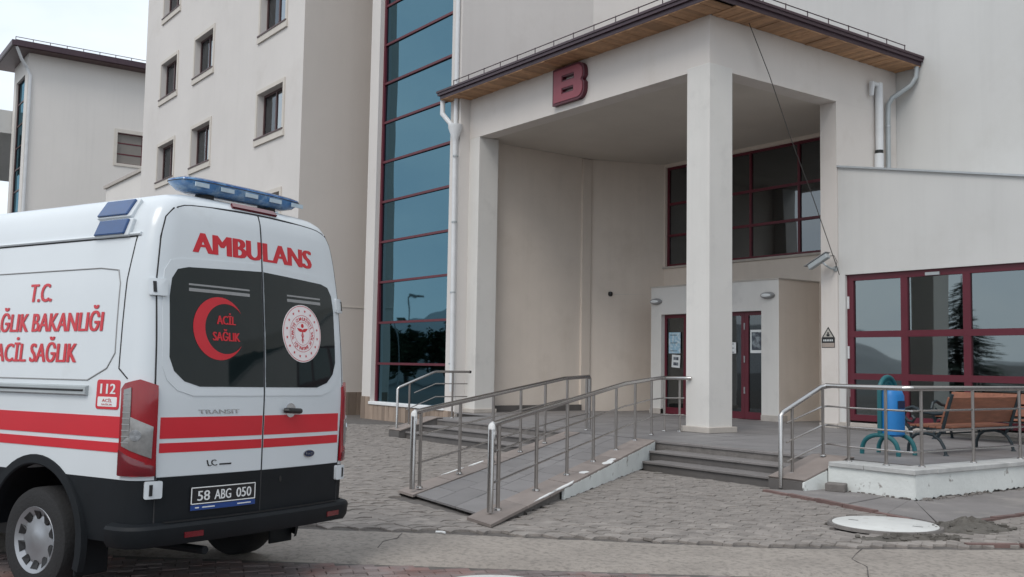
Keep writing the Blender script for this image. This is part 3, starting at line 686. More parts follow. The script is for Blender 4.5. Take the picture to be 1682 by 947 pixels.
# --- low wing on the right
lw = empty('low_wing', 'low pale wing with sloping parapet and large red framed windows', 'building')
lt = lambda x: 5.96-.192*(x+13.2)
WX0, WX1, WZ0, WZ1 = -13.02, -2.5, .52, 3.62
mb = MB(); wall_holes(mb, (0, 18.3, 0), (1, 0, 0), (0, 1, 0), -13.179, 3, -.05, 5.9, [(WX0, WX1, WZ0, WZ1)], .16, lt)
mb.add([(3, 18.3, -.05), (3, 20.5, -.05), (3, 20.5, lt(3)), (3, 18.3, lt(3))], [(0, 1, 2, 3)])
mb.build('wall', 'stucco_wing', lw)
mb = MB()
mb.add([(-13.17, 18.302, lt(-13.17)-.12), (3, 18.302, lt(3)-.12), (3, 20.5, lt(3)-.12), (-13.17, 20.5, lt(-13.17)-.12)], [(0, 1, 2, 3)]); mb.build('roof', 'zinc', lw)
M = Matrix(((1, 0, 0, 0), (0, 0, 1, 0), (0, 1, 0, 0), (0, 0, 0, 1)))
MB().prism([(-13.175, lt(-13.175)-.005), (3, lt(3)-.005), (3, lt(3)+.035), (-13.175, lt(-13.175)+.035)], 18.25, 18.46, M).build('parapet_cap', 'zinc', lw)
glazing(lw, WX0, WX1, 18.41, [.56, 1.48, 2.36, 3.62], [-13.02, -11.69, -10.37, -9.05, -7.73, -6.41, -5.09, -3.77, -2.5], .15, 'glass_wing', th=.08, hf=.13)
MB().box(WX0-.1, WX1+.1, 18.2, 18.36, .44, .52).build('window_sill', 'base_stone', lw, bevel=.008)
MB().box(-13.16, 2.9, 18.27, 18.299, .38, .44).build('base_course', 'base_stone', lw)
for z in (1.05, 1.85, 2.9): MB().box(-13.0, -12.965, 18.34, 18.37, z, z+.26).build('hinge', 'pipe_white', lw)
MB().box(-11.2, -10.9, 18.33, 18.372, 3.50, 3.56).build('closer', 'pipe_grey', lw)
rm = MB(); rm.box(-13.4, 2.9, 20.3, 20.4, .3, 5.0); rm.build('inner_wall', 'room_wall', lw)
MB().box(-13.4, 2.9, 18.5, 20.3, .33, .40).build('floor', 'room_floor', lw); MB().box(-13.4, 2.9, 18.5, 20.3, 3.72, 3.8).build('ceiling', 'ceiling_paint', lw)
MB().box(-11.55, -11.2, 19.3, 19.6, .4, 3.72).build('inner_column', 'room_wall', lw)
for x_, z_ in ((-11.0, 1.75), (-10.75, 1.75), (-12.4, 1.6)): MB().box(x_, x_+.13, 19.9, 19.96, .5, z_+.9).build('blind_strip', 'curtain', lw)
MB().box(-12.6, -10.6, 19.5, 20.1, .40, 1.15).build('counter', 'room_wall', lw)
# --- entrance portico
po = empty('entrance_portico', 'high white canopy on square pillars with brown eaves and wooden soffit', 'portico')
PX0, PX1, PY0 = -21.45, -13.18, 14.3; BZ, ST = 7.39, 8.44
bw = .42
mb = MB(); mb.box(PX0, PX1, PY0, PY0+bw, BZ, ST); mb.box(PX1-bw, PX1, PY0+bw, 20.49, BZ, ST); mb.box(PX0, PX0+bw-.03, PY0+bw, 18.5, BZ+.06, ST)
mb.build('beam', 'stucco_pale', po)
mb = MB(); mb.add([(PX0+.01, PY0+bw-.01, BZ+.03), (PX1-bw+.01, PY0+bw-.01, BZ+.03), (PX1-bw+.01, 20.49, BZ+.03), (-20.62, 20.49, BZ+.03), (PX0+.01, 18.45, BZ+.03)], [(0, 1, 2, 3, 4)]); mb.build('ceiling', 'ceiling_paint', po)
pi = MB().box(-13.77, PX1+.004, PY0-.004, 14.95, TZ, BZ+.09).build('pillar', 'pillar_paint', po, bevel=.012)
MB().box(-13.84, PX1+.07, PY0-.07, 15.02, TZ, TZ+.11).build('base', 'base_stone', pi, bevel=.01)
pi = MB().box(PX0-.004, -21.0, PY0-.004, 14.9, TZ, BZ).build('pillar', 'pillar_paint', po, bevel=.012); MB().box(PX0-.05, -20.95, PY0-.05, 14.95, TZ, TZ+.1).build('base', 'base_stone', pi, bevel=.01)
pi = MB().box(PX1-bw, PX1-.002, 18.262, 20.49, TZ, BZ).build('end_wall', 'stucco_pale', po); MB().box(PX1-bw-.035, PX1-.01, 18.225, 18.262, TZ, TZ+.1).build('base', 'base_stone', pi, bevel=.006)
MB().box(PX0+.003, PX0+.1, 14.9, 18.1, TZ, TZ+.16).build('skirting', 'riser_slab', po)
# roof
EX0, EX1, EY0, EY1 = -21.98, -12.52, 13.66, 20.49; EZ = 8.47
rf = MB(); rz = EZ+.16; ap_ = rz+.27*(20.49-EY0)*.55
rf.add([(EX0, EY0, rz), (EX1, EY0, rz), (EX1, EY1, rz), (EX0, EY1, rz), (EX0+3.2, EY1, rz+1.15), (EX1-3.6, EY1, rz+1.15)], [(0, 1, 5, 4), (1, 2, 5), (0, 4, 3), (2, 3, 4, 5)])
roof = rf.build('roof', 'roof_brown', po)
f = MB()   # stepped gutter profile along the eaves
for lo, hi, o in ((-.03, .06, -.02), (.06, .13, .03), (.13, .18, .055)):
    f.box(EX0-o, EX1+o, EY0-o, EY0+.05, EZ+lo, EZ+hi); f.box(EX1-.05, EX1+o, EY0+.05, EY1, EZ+lo, EZ+hi); f.box(EX0-o, EX0+.05, EY0+.05, 14.3, EZ+lo, EZ+hi)
f.build('gutter', 'roof_brown', roof)
pk = MB().box(-.056, .056, 0, 14.31-EY0-.03, -.012, .012).mesh('soffit_plank', 'soffit_wood')
n = int((EX1-EX0-.1)/.118)
for i in range(n):
    x = EX0+.08+i*.118
    inst(pk, 'soffit_plank', roof, (x, EY0+.03, EZ-.035+random.uniform(-.006, .006)), (random.uniform(-.006, .006), 0, random.uniform(-.01, .01)))
pk2 = MB().box(-(EX1-.04-PX1), 0, -.056, .056, -.012, .012).mesh('soffit_plank', 'soffit_wood')
n = int((EY1-14.33)/.118)
for i in range(n): inst(pk2, 'soffit_plank', roof, (EX1-.03, 14.40+i*.118, EZ-.035+random.uniform(-.006, .006)), (0, random.uniform(-.006, .006), random.uniform(-.01, .01)))
sg = MB()
for h in (.11, .27):
    sg.tube([(EX0+.35, EY0+.22, rz+h), (EX1-.22, EY0+.22, rz+h)], .011, 6); sg.tube([(EX1-.22, EY0+.22, rz+h), (EX1-.22, EY1-.3, rz+h)], .011, 6)
    sg.tube([(EX0+.22, EY0+.35, rz+h), (EX0+.22, 14.2, rz+h)], .011, 6)
for i in range(14): x = EX0+.35+i*.69; sg.tube([(x, EY0+.22, rz), (x, EY0+.22, rz+.29)], .011, 6)
for i in range(10): y = EY0+.3+i*.69; sg.tube([(EX1-.22, y, rz), (EX1-.22, y, rz+.29)], .011, 6)
sg.build('snow_guard', 'roof_brown', roof)
wj = MB(); 
for p in ((EX1-.25, EY1-.25), (EX0+.25, EY0+.3)): wj.box(p[0]-.16, p[0]+.16, p[1]-.1, p[1]+.1, rz+.0, rz+.10)
wj.build('sheet_offcut', 'zinc', roof)
# letter B
v, fc_, wd = text_verts('B', .80, .0)
lb = empty('letter_sign', 'big red letter B on the canopy fascia', 'sign')
def letterB(w, h, grow):
    s = grow; k = .0
    out = [(-w/2-s, -h/2-s), (w/2-.16, -h/2-s)]
    for i in range(7): a = -math.pi/2+math.pi/2*i/6; out.append((w/2-.20+(.20+s)*math.cos(a), -h/2+.20+(.20+s)*math.sin(a)))
    out += [(w/2+s, -.06), (w/2-.07+s, .01), (w/2+s, .09)]
    for i in range(7): a = math.pi/2*i/6; out.append((w/2-.20+(.20+s)*math.cos(a), h/2-.20+(.20+s)*math.sin(a)))
    out += [(-w/2-s, h/2+s)]
    return out
def letter_mesh(w, h, grow, d0, d1, name, m, parent):
    bm = bmesh.new()
    ol = letterB(w, h, grow); hs = [[(-w*.20+grow, .09+grow), (w*.20-grow, .09+grow), (w*.20-grow, .21-grow), (-w*.20+grow, .21-grow)], [(-w*.20+grow, -.19+grow), (w*.18-grow, -.19+grow), (w*.18-grow, -.08-grow), (-w*.20+grow, -.08-grow)]]
    es = []
    for lp in [ol]+hs:
        vs_ = [bm.verts.new((x, 0, z)) for x, z in lp]
        for i in range(len(vs_)): es.append(bm.edges.new((vs_[i], vs_[(i+1) % len(vs_)])))
    bmesh.ops.triangle_fill(bm, edges=es, use_beauty=True, use_dissolve=False)
    r = bmesh.ops.extrude_face_region(bm, geom=bm.faces[:]); bmesh.ops.translate(bm, vec=(0, d1-d0, 0), verts=[e for e in r['geom'] if isinstance(e, bmesh.types.BMVert)])
    bmesh.ops.translate(bm, vec=(0, d0, 0), verts=bm.verts[:]); bmesh.ops.recalc_face_normals(bm, faces=bm.faces)
    me = bpy.data.meshes.new(name); bm.to_mesh(me); bm.free(); me.materials.append(MATS[m]); o = bpy.data.objects.new(name, me); COL.objects.link(o); o.parent = parent; return o
lb.location = (-17.34, 14.3, 7.95)
letter_mesh(1.08, .80, .02, -.11, -.002, 'return_edge', 'letter_edge', lb); letter_mesh(1.04, .76, -.012, -.125, -.108, 'face', 'letter_red', lb)
# --- far block on the left
fb = empty('far_block', 'distant cream hospital block with dark eaves at the left edge', 'building')
FX, FY, FZ = -58.54, 10.39, 17.95
mb = MB(); wall_holes(mb, (FX, 0, 0), (0, 1, 0), (-1, 0, 0), FY, 30, -.05, FZ, [(15.16, 16.95, 12.55, 14.30)], .3)
wall_holes(mb, (0, FY, 0), (1, 0, 0), (0, 1, 0), -62.4, FX, -.05, FZ, [(-61.7, -59.3, 2, 16.9)], .35)
mb.add([(-62.4, FY, -.05), (-62.4, 30, -.05), (-62.4, 30, FZ), (-62.4, FY, FZ)], [(0, 1, 2, 3)])
mb.build('wall', 'stucco_far', fb)
for q in ((15.0, 15.16, 12.4, 14.5), (16.95, 17.1, 12.4, 14.5), (15.16, 16.95, 14.3, 14.5), (15.16, 16.95, 12.4, 12.55)): MB().box(FX+.001, FX+.05, q[0], q[1], q[2], q[3]).build('window_trim', 'trim_beige', fb)
wf = MB()
for q in ((15.16, 15.21, 12.55, 14.3), (16.9, 16.95, 12.55, 14.3), (15.21, 16.9, 14.25, 14.3), (15.21, 16.9, 12.55, 12.6), (15.21, 16.9, 13.08, 13.14), (15.21, 16.9, 13.7, 13.76), (16.55, 16.61, 12.6, 14.25)): wf.box(FX-.22, FX-.14, *q)
wo_ = wf.build('window', 'frame_red', fb)
for a, b in ((12.6, 13.08), (13.14, 13.7), (13.76, 14.25)): MB().box(FX-.19, FX-.18, 15.21, 16.55, a, b).build('pane', 'glass_far', wo_)
tf = MB(); zz = [2+1.24*k for k in range(13)]
for z in zz: tf.box(-61.6, -59.4, FY+.12, FY+.2, z-.04, z+.04)
for x in (-61.7, -59.42): tf.box(x, x+.12, FY+.1, FY+.22, 2, 16.9)
tfo = tf.build('stair_glazing', 'frame_brown', fb)
for a, b in zip(zz, zz[1:]): MB().box(-61.58, -59.42, FY+.15, FY+.16, a+.04, b-.04).build('pane', 'glass_blue', tfo)
MB().box(-62.3, -58.7, 11.5, 29.8, .1, 17.8).build('core', 'room_floor', fb)
rfb = MB(); x0, x1, y0, y1, z = -63.4, FX+.9, FY-1.0, 31, FZ+.02
rfb.box(x0, x1, y0, y1, z, z+.28); rfb.add([(x0, y0, z+.28), (x1, y0, z+.28), (x1, y1, z+.28), (x0, y1, z+.28), (-60.5, 13, z+1.0), (-60.5, 29, z+1.0)], [(0, 1, 4), (1, 2, 5, 4), (2, 3, 5), (3, 0, 4, 5)])
rfo = rfb.build('roof', 'roof_brown', fb)
MB().box(x0+.1, x1-.1, y0+.1, y1-.1, z-.04, z-.002).build('soffit', 'frame_brown', rfo)
sgf = MB()
for h in (.35, .5): sgf.tube([(x1-.2, y0+.2, z+h), (x1-.2, y1-.2, z+h)], .02, 5)
for i in range(24): sgf.tube([(x1-.2, y0+.2+i*.85, z+.28), (x1-.2, y0+.2+i*.85, z+.52)], .02, 5)
sgf.build('snow_guard', 'roof_brown', rfo)
MB().tube([(FX+.75, FY-.75, z), (FX+.4, FY-.4, z-.6), (FX+.1, FY-.1, z-.9), (FX+.09, FY+.1, z-1.3), (FX+.09, FY+.1, 0)], .08, 8).build('downpipe', 'pipe_white', fb)
cn = MB(); cn.box(-80, -62.5, 8.2, 8.8, 13.7, 15.6); cn.box(-80, -62.5, 8.8, 16, 14.2, 15.5); cn.box(-63.4, -62.55, 8.25, 8.75, 0, 13.7)
cn.build('canopy', 'stucco_wing', fb)
lk = empty('link_block', 'low cream link block with sloping coping left of the tall wing', 'building')
MB().box(-52.6, -44.42, 13.2, 20, -.05, 10.05).build('wall', 'stucco_far', lk); MB().box(-52.75, -44.42, 13.1, 20, 10.05, 10.2).build('coping', 'base_stone', lk)

# ------------------------------------------------------------------ pipes, lamps, cameras, signs
dp = empty('downpipe', 'white downpipe with hopper between the glass tower and the canopy', 'downpipe')
MB().tube([(-21.50, 13.88, 7.42), (-21.42, 13.88, .9)], .06, 12).build('pipe', 'pipe_white', dp)
MB().tube([(-21.98, 13.78, 8.42), (-21.98, 13.78, 8.08), (-21.62, 13.84, 7.72), (-21.52, 13.87, 7.66)], .062, 12).build('swan_neck', 'pipe_white', dp)
MB().lathe([(0, .20), (.19, .20), (.19, .12), (.065, -.22), (.065, -.3)], 16, Matrix.Translation((-21.50, 13.88, 7.52))).build('hopper', 'pipe_white', dp)
MB().tube([(-21.57, 13.93, 21.5), (-21.57, 13.93, 7.6)], .055, 10).build('upper_pipe', 'pipe_white', dp)
for z in (1.6, 3.4, 5.2, 6.9): MB().lathe([(.072, -.02), (.072, .02)], 12, Matrix.Translation((-21.46, 13.88, z))).build('clamp', 'pipe_grey', dp)
dp = empty('downpipe', 'bent grey downpipe at the right end of the canopy eaves', 'downpipe')
MB().tube([(-12.6, 20.40, 8.50), (-12.62, 20.40, 8.2), (-12.72, 20.35, 8.02), (-13.02, 20.1, 7.75), (-13.09, 20.05, 7.6), (-13.09, 20.03, 7.3), (-13.09, 20.03, 5.9)], .055, 12).build('pipe', 'pipe_grey', dp)
for z in (6.1, 7.1): MB().lathe([(.066, -.02), (.066, .02)], 12, Matrix.Translation((-13.09, 20.03, z))).build('clamp', 'zinc', dp)
dp = empty('vent_pipe', 'thick white pipe beside the bent grey downpipe on the canopy side', 'pipe')
MB().tube([(-13.08, 19.68, 8.02), (-13.08, 19.68, 6.50)], .085, 14).build('pipe', 'pipe_white', dp); MB().tube([(-13.08, 19.66, 6.42), (-13.08, 19.66, 5.90)], .10, 14).build('socket', 'pipe_white', dp)
MB().lathe([(.088, -.04), (.088, .04)], 14, Matrix.Translation((-13.08, 19.67, 6.46))).build('gap_ring', 'black_plastic', dp)
MB().tube([(-13.08, 19.68, 7.98), (-13.08, 19.42, 7.98), (-13.08, 19.40, 7.70)], .05, 10).build('branch', 'pipe_white', dp)
for x, lab in ((-19.37, 'grey oval bulkhead lamp at the left end of the entrance porch'), (-15.64, 'grey oval bulkhead lamp at the right end of the entrance porch')):
    l_ = empty('wall_lamp', lab, 'lamp', (x, 18.99, 3.34), group='bulkhead lamps on the entrance porch')
    sc = Matrix.Diagonal((1.0, .55, .42, 1)).to_4x4() @ Matrix.Rotation(R(90), 4, 'X')
    MB().lathe([(0, .20), (.10, .19), (.17, .14), (.20, .05), (.205, 0)], 20, sc).build('housing', 'lamp_grey', l_)
    MB().lathe([(.155, .165), (.13, .19), (.0, .215)], 20, Matrix.Diagonal((.9, .55, .30, 1)).to_4x4() @ Matrix.Rotation(R(90), 4, 'X')).build('lens', 'poster_white', l_)
# cctv camera on the pier
cc = empty('security_camera', 'grey security camera on a bracket at the right end of the canopy', 'camera', (-13.22, 18.262, 3.76), (0, 0, R(-90))); cc.scale = (1.15, 1.15, 1.15)
Mc = Matrix.Translation((.26, -.12, .16)) @ Matrix.Rotation(R(26), 4, 'X')
MB().box(-.055, .055, -.30, .16, -.05, .05, Mc).build('body', 'pipe_grey', cc, bevel=.015); MB().box(-.07, .07, -.36, .18, .052, .066, Mc).build('sun_shield', 'lamp_grey', cc)
MB().lathe([(0, 0), (.04, 0), (.045, .03)], 14, Mc @ Matrix.Translation((0, -.302, 0)) @ Matrix.Rotation(R(-90), 4, 'X')).build('lens', 'black_plastic', cc)
MB().tube([(.0, 0, 0), (.14, -.01, 0), (.24, -.04, .05), (.26, -.10, .11)], .018, 8).build('bracket', 'pipe_grey', cc); MB().lathe([(0, .025), (.05, .02), (.055, 0)], 14, Matrix.Rotation(R(90), 4, 'Y')).build('base', 'pipe_grey', cc)
MB().tube([(.02, .0, .0), (.07, .08, .12), (.08, .02, .24), (.2, -.12, .22)], .006, 6).build('lead', 'cable_dark', cc)
cb = MB().tube([(-13.02, 15.25, 8.43), (-13.03, 15.87, 7.5), (-13.04, 16.53, 6.34), (-13.05, 17.3, 5.12), (-13.06, 17.95, 4.0), (-13.10, 18.22, 3.62)], .009, 6).build('overhead_cable', 'cable_dark')
tag(cb, 'thin dark cable hanging from the soffit down to the security camera', 'cable')
dc = empty('dome_camera', 'small black camera on the dark inner wall of the canopy', 'camera', (-21.22, 19.0, 3.63))
MB().lathe([(0, -.07), (.05, -.055), (.07, 0), (.06, .06), (0, .075)], 14).build('dome', 'black_plastic', dc); MB().tube([(0, .02, 0), (-.04, .05, 0), (.0, .10, .0)], .02, 8).build('arm', 'black_plastic', dc)
MB().tube([(.03, .12, .0), (.53, 1.36, .03)], .012, 6).build('conduit', 'pipe_grey', dc)
ws = empty('warning_sign', 'small triangular warning sign on the end wall beside the red framed windows', 'sign', (-13.42, 18.262, 2.29), (0, 0, R(-90)))
My = Matrix(((0, 0, 1, 0), (1, 0, 0, 0), (0, 1, 0, 0), (0, 0, 0, 1)))
MB().prism([(-.165, -.21), (.165, -.21), (.165, -.0), (0, .235), (-.165, -.0)], 0, .006, My).build('backing', 'black_plastic', ws)
MB().prism([(-.125, .015), (.125, .015), (0, .195)], .006, .009, My).build('triangle', 'sign_yellow', ws)
MB().prism([(-.03, .03), (.03, .03), (.045, .07), (.015, .075), (.02, .12), (-.02, .12), (-.015, .075), (-.045, .07)], .009, .012, My).build('figure', 'black_plastic', ws)
MB().prism([(-.155, -.20), (.155, -.20), (.155, -.11), (-.155, -.11)], .006, .009, My).build('lower_band', 'sign_tan', ws)
for i in range(6): MB().prism([(-.12+i*.042, -.075), (-.095+i*.042, -.075), (-.095+i*.042, -.035), (-.12+i*.042, -.035)], .006, .009, My).build('lettering', 'poster_white', ws)
# posters on the door glass
def poster(x0, x1, z0, z1, m, label, inner=None, lines=0, tilt=0):
    p = empty('poster', label, 'poster', ((x0+x1)/2, DY-.032, (z0+z1)/2), (0, tilt, 0)); hx, hz = (x1-x0)/2, (z1-z0)/2
    MB().box(-hx, hx, -.002, .0, -hz, hz).build('sheet', m, p)
    if inner: MB().box(-hx*.8, hx*.8, -.004, -.0025, -hz*.75, hz*.8).build('picture', inner, p)
    for i in range(lines):
        z = hz*.75-i*hz*1.5/max(1, lines-1); MB().box(-hx*.75, hx*(.2+.5*random.random()), -.004, -.0025, z-.012, z+.006).build('print_line', 'poster_dark', p)
    return p
poster(-19.04, -18.62, 1.97, 2.52, 'poster_blue', 'light blue notice on the left glass panel', None, 3)
poster(-18.93, -18.63, 1.60, 1.93, 'poster_white', 'small white notice hanging askew below the light blue notice', None, 0, .06)
for dz in (.07, -.07): MB().box(-.09, .09, -.004, -.0025, dz-.04, dz+.04).build('picture', 'poster_dark', bpy.data.objects['poster.001'])
poster(-17.05, -16.74, 1.97, 2.24, 'poster_white', 'small white sheet on the glass door beside the pillar', None, 3)
poster(-16.29, -15.90, 1.98, 2.54, 'poster_white', 'white framed dark poster on the right glass panel', 'poster_dark')

# ------------------------------------------------------------------ ambulance
VROLL, VPITCH, VYAW = R(.85), R(.25), R(201.538)
am = empty('ambulance', 'white ambulance van with red stripes and blue roof light bar, seen from behind', 'ambulance', (-6.902, 2.812, 0), (VROLL, VPITCH, VYAW))
def interp(tab, x):
    if x <= tab[0][0]: return tab[0][1]
    for (a, b), (c, d) in zip(tab, tab[1:]):
        if x <= c: t = (x-a)/(c-a); return b+(d-b)*t
    return tab[-1][1]
def smooth_tab(tab, n=5):
    """Catmull-Rom resample of a profile table so sections flow"""
    out = []; k = len(tab)
    for i in range(k-1):
        p0, p1, p2, p3 = tab[max(i-1, 0)], tab[i], tab[i+1], tab[min(i+2, k-1)]
        for j in range(n):
            t = j/n; f = lambda a, b, c, d: .5*(2*b+(c-a)*t+(2*a-5*b+4*c-d)*t*t+(3*b-a-3*c+d)*t**3)
            out.append((p1[0]+(p2[0]-p1[0])*t, f(p0[1], p1[1], p2[1], p3[1])))
    return out+[tab[-1]]
WT = smooth_tab([(.30, .93), (.45, .965), (.7, .985), (1.0, .99), (1.4, .985), (1.8, .965), (2.1, .94), (2.35, .90), (2.5, .865), (2.6, .825), (2.66, .78), (2.70, .71), (2.725, .62), (2.74, .50), (2.75, .34)])
XT = [(.3, .0), (1.35, 0), (1.7, .022), (2.0, .052), (2.3, .083), (2.5, .105), (2.6, .122), (2.66, .15), (2.70, .19), (2.725, .25), (2.74, .33), (2.75, .45)]
FT = smooth_tab([(.30, 5.70), (.5, 5.88), (.9, 5.90), (1.05, 5.78), (1.15, 5.40), (1.25, 5.05), (1.6, 4.68), (2.0, 4.28), (2.3, 3.98), (2.5, 3.70), (2.6, 3.45), (2.66, 3.2), (2.70, 2.95), (2.725, 2.7), (2.74, 2.4), (2.75, 2.0)], 3)
def vw(z): return interp(WT, z)
def vlean(z): return interp(XT, z)
def xr(y, z): return -.07*(1-(y/.95)**2)+vlean(z)
RC = .135
def outl(s, z, off=0.0):
    sg = 1 if s >= 0 else -1; a = abs(s); w_ = vw(z); y1 = w_-RC; q = math.pi/2*RC
    if a <= y1: x, y, nx, ny = xr(a, z), a, -1, 2*.07*a/.95**2*1.0
    elif a <= y1+q: th = (a-y1)/RC; x, y, nx, ny = xr(y1, z)+RC*(1-math.cos(th)), y1+RC*math.sin(th), -math.cos(th), math.sin(th)
    else: x, y, nx, ny = xr(y1, z)+RC+a-y1-q, w_, 0, 1
    l = math.hypot(nx, ny); e = 1e-3
    dz = (vw(z+e)-vw(z-e))/(2*e)*(ny/l) - (vlean(z+e)-vlean(z-e))/(2*e)*(-nx/l)*-1*-1
    n = Vector((nx/l, ny/l, -dz)); n.normalize()
    return Vector((x+n.x*off, sg*(y+n.y*off), z+n.z*off))
def s_of_X(X, z): y1 = vw(z)-RC; return X-xr(y1, z)-RC+y1+math.pi/2*RC
def body_loop(z):
    w_ = vw(z); y1 = w_-RC; h = []
    for i in range(8): y = y1*i/8; h.append((xr(y, z), y))
    for i in range(7): th = math.pi/2*i/6; h.append((xr(y1, z)+RC*(1-math.cos(th)), y1+RC*math.sin(th)))
    x0 = h[-1][0]; fx = interp(FT, z); rf_ = .42; x1 = max(x0+.3, fx-.18-rf_)
    for i in range(1, 30): h.append((x0+(x1-x0)*i/30, w_))
    for i in range(7): th = math.pi/2*i/6; h.append((x1+rf_*math.sin(th), w_-rf_*(1-math.cos(th))*.75))
    ye = h[-1][1]
    for i in range(1, 5): t = i/4; h.append((x1+rf_+(fx-x1-rf_)*(1-(1-t)**2), ye*(1-t)))
    return [(x, y, z) for x, y in h]+[(x, -y, z) for x, y in h[-2:0:-1]]
def body_solid(zs):
    mb = MB(); loops = [body_loop(z) for z in zs]; n = len(loops[0])
    for l in loops: mb.v += l
    for i in range(len(zs)-1):
        for j in range(n): mb.f.append((i*n+j, i*n+(j+1) % n, (i+1)*n+(j+1) % n, (i+1)*n+j))
    mb.f += [tuple(range(n))[::-1], tuple(range((len(zs)-1)*n, len(zs)*n))]; mb.smooth = True
    return mb
WX = (1.05, 4.75)
def cut_wells(o, rad):
    c = MB()
    for x in WX:
        c2 = [(rad*math.cos(2*math.pi*i/40)+x, rad*math.sin(2*math.pi*i/40)+.37) for i in range(40)]
        for y0, y1 in ((.62, 1.3), (-1.3, -.62)):
            n = 40; v = [(p[0], y, p[1]) for y in (y0, y1) for p in c2]
            c.add(v, [tuple(range(n)), tuple(range(n, 2*n))[::-1]]+[(i, n+i, n+(i+1) % n, (i+1) % n) for i in range(n)])
    co = c.build('cutter', 'van_black', am); md = o.modifiers.new('b', 'BOOLEAN'); md.object = co; md.operation = 'DIFFERENCE'; md.solver = 'EXACT'
    dg = bpy.context.evaluated_depsgraph_get(); me = bpy.data.meshes.new_from_object(o.evaluated_get(dg))
    o.modifiers.clear(); o.data = me; bpy.data.objects.remove(co)
    for p in me.polygons: p.use_smooth = True
    me.set_sharp_from_angle(angle=R(40))
zs = [.815, .83]+[.9+.1*i for i in range(0, 15)]+[2.35, 2.4, 2.45, 2.5, 2.54, 2.58, 2.61, 2.64, 2.665, 2.685, 2.70, 2.713, 2.725, 2.733, 2.74, 2.746, 2.75]
body = body_solid(sorted(set(round(z, 4) for z in zs))).build('body', 'van_white', am); cut_wells(body, .50)
low = body_solid([.41, .45, .5, .6, .7, .8, .814]).build('lower_cladding', 'van_grey', am); cut_wells(low, .50)
MB().box(1.75, 4.0, -.60, .60, .26, .42).build('underbody', 'van_black', am)
wl = MB()
for x in WX:
    for sg in (-1, 1): wl.box(x-.5, x+.5, min(sg*.60, sg*.62), max(sg*.60, sg*.62), .36, .86)
wl.build('wheel_well', 'van_black', am)
def grid_patch(fs, nu, nz, off, name, m, parent, skirt=.012):
    """fs(u, v) -> (s, z); solid skin following the body"""
    mb = MB(); v = []
    for j in range(nz+1):
        for i in range(nu+1): v.append(outl(*fs(i/nu, j/nz), off))
    k = nu+1; f = [(j*k+i, j*k+i+1, (j+1)*k+i+1, (j+1)*k+i) for j in range(nz) for i in range(nu)]
    ring = [(i, 0) for i in range(nu)]+[(nu, j) for j in range(nz)]+[(i, nz) for i in range(nu, 0, -1)]+[(0, j) for j in range(nz, 0, -1)]
    b0 = len(v)
    for i, j in ring: v.append(outl(*fs(i/nu, j/nz), off-skirt))
    n = len(ring)
    for q in range(n):
        a, b = ring[q], ring[(q+1) % n]; f.append((a[1]*k+a[0], b0+q, b0+(q+1) % n, b[1]*k+b[0]))
    mb.add(v, f); mb.smooth = True
    return mb.build(name, m, parent)
def poly_patch(poly, off, name, m, parent, rings=3, skirt=.012, side=False):
    n = len(poly); cx0 = sum(p[0] for p in poly)/n; cz0 = sum(p[1] for p in poly)/n; mb = MB(); v = []
    P = lambda a, z, o: outl(s_of_X(a, z) if side else a, z, o)
    for r_ in range(1, rings+1):
        t = r_/rings
        for a, z in poly: v.append(P(cx0+(a-cx0)*t, cz0+(z-cz0)*t, off))
    c0 = len(v); v.append(P(cx0, cz0, off)); f = [(c0, i, (i+1) % n) for i in range(n)]
    for r_ in range(rings-1):
        for i in range(n): f.append((r_*n+i, (r_+1)*n+i, (r_+1)*n+(i+1) % n, r_*n+(i+1) % n))
    b0 = len(v)
    for a, z in poly: v.append(P(a, z, off-skirt))
    for i in range(n): f.append(((rings-1)*n+i, b0+i, b0+(i+1) % n, (rings-1)*n+(i+1) % n))
    mb.add(v, f); mb.smooth = True
    return mb.build(name, m, parent)
def rrect(a0, a1, z0, z1, r, n=4):
    out = []
    for cx1, cz1, st in ((a1-r, z0+r, -90), (a1-r, z1-r, 0), (a0+r, z1-r, 90), (a0+r, z0+r, 180)):
        for i in range(n+1): t = R(st+90*i/n); out.append((cx1+r*math.cos(t), cz1+r*math.sin(t)))
    return out
def dense(poly, st=.06):
    out = []
    for a, b in zip(poly, poly[1:]+poly[:1]):
        k = max(1, int(math.hypot(b[0]-a[0], b[1]-a[1])/st))
        for i in range(k): out.append((a[0]+(b[0]-a[0])*i/k, a[1]+(b[1]-a[1])*i/k))
    return out
def seam(path, name='seam', side=False, r=.006, parent=None, m='seam_dark'):
    pts = []
    for a, b in zip(path, path[1:]):
        k = max(1, int(math.hypot(b[0]-a[0], b[1]-a[1])/.06))
        pts += [(a[0]+(b[0]-a[0])*i/k, a[1]+(b[1]-a[1])*i/k) for i in range(k)]
    pts.append(path[-1])
    return MB().tube([outl(s_of_X(a, z) if side else a, z, .001) for a, z in pts], r, 6).build(name, m, parent or am)
def van_text(txt, a, z, cap, width, m, off, name='lettering', parent=None, side=False, bold=.0, shear=0):
    """lettering laid on the bodywork; strokes thickened by overlaid shifted copies"""
    v, f, w_ = text_verts(txt, cap, .0); k = width/w_; mb = MB(); e = bold*cap*2.0
    sh = [(0, 0)] if not bold else [(-e, 0), (e, 0), (-e*.6, 0), (e*.6, 0), (-e*.25, 0), (e*.25, 0)]
    for i, (dx, dy) in enumerate(sh):
        mb.add([outl(s_of_X(a-(x*k+dx+y*shear), z+y+dy) if side else a-(x*k+dx+y*shear), z+y+dy, off+i*.0002) for x, y in v], f)
    return mb.build(name, m, parent or am)
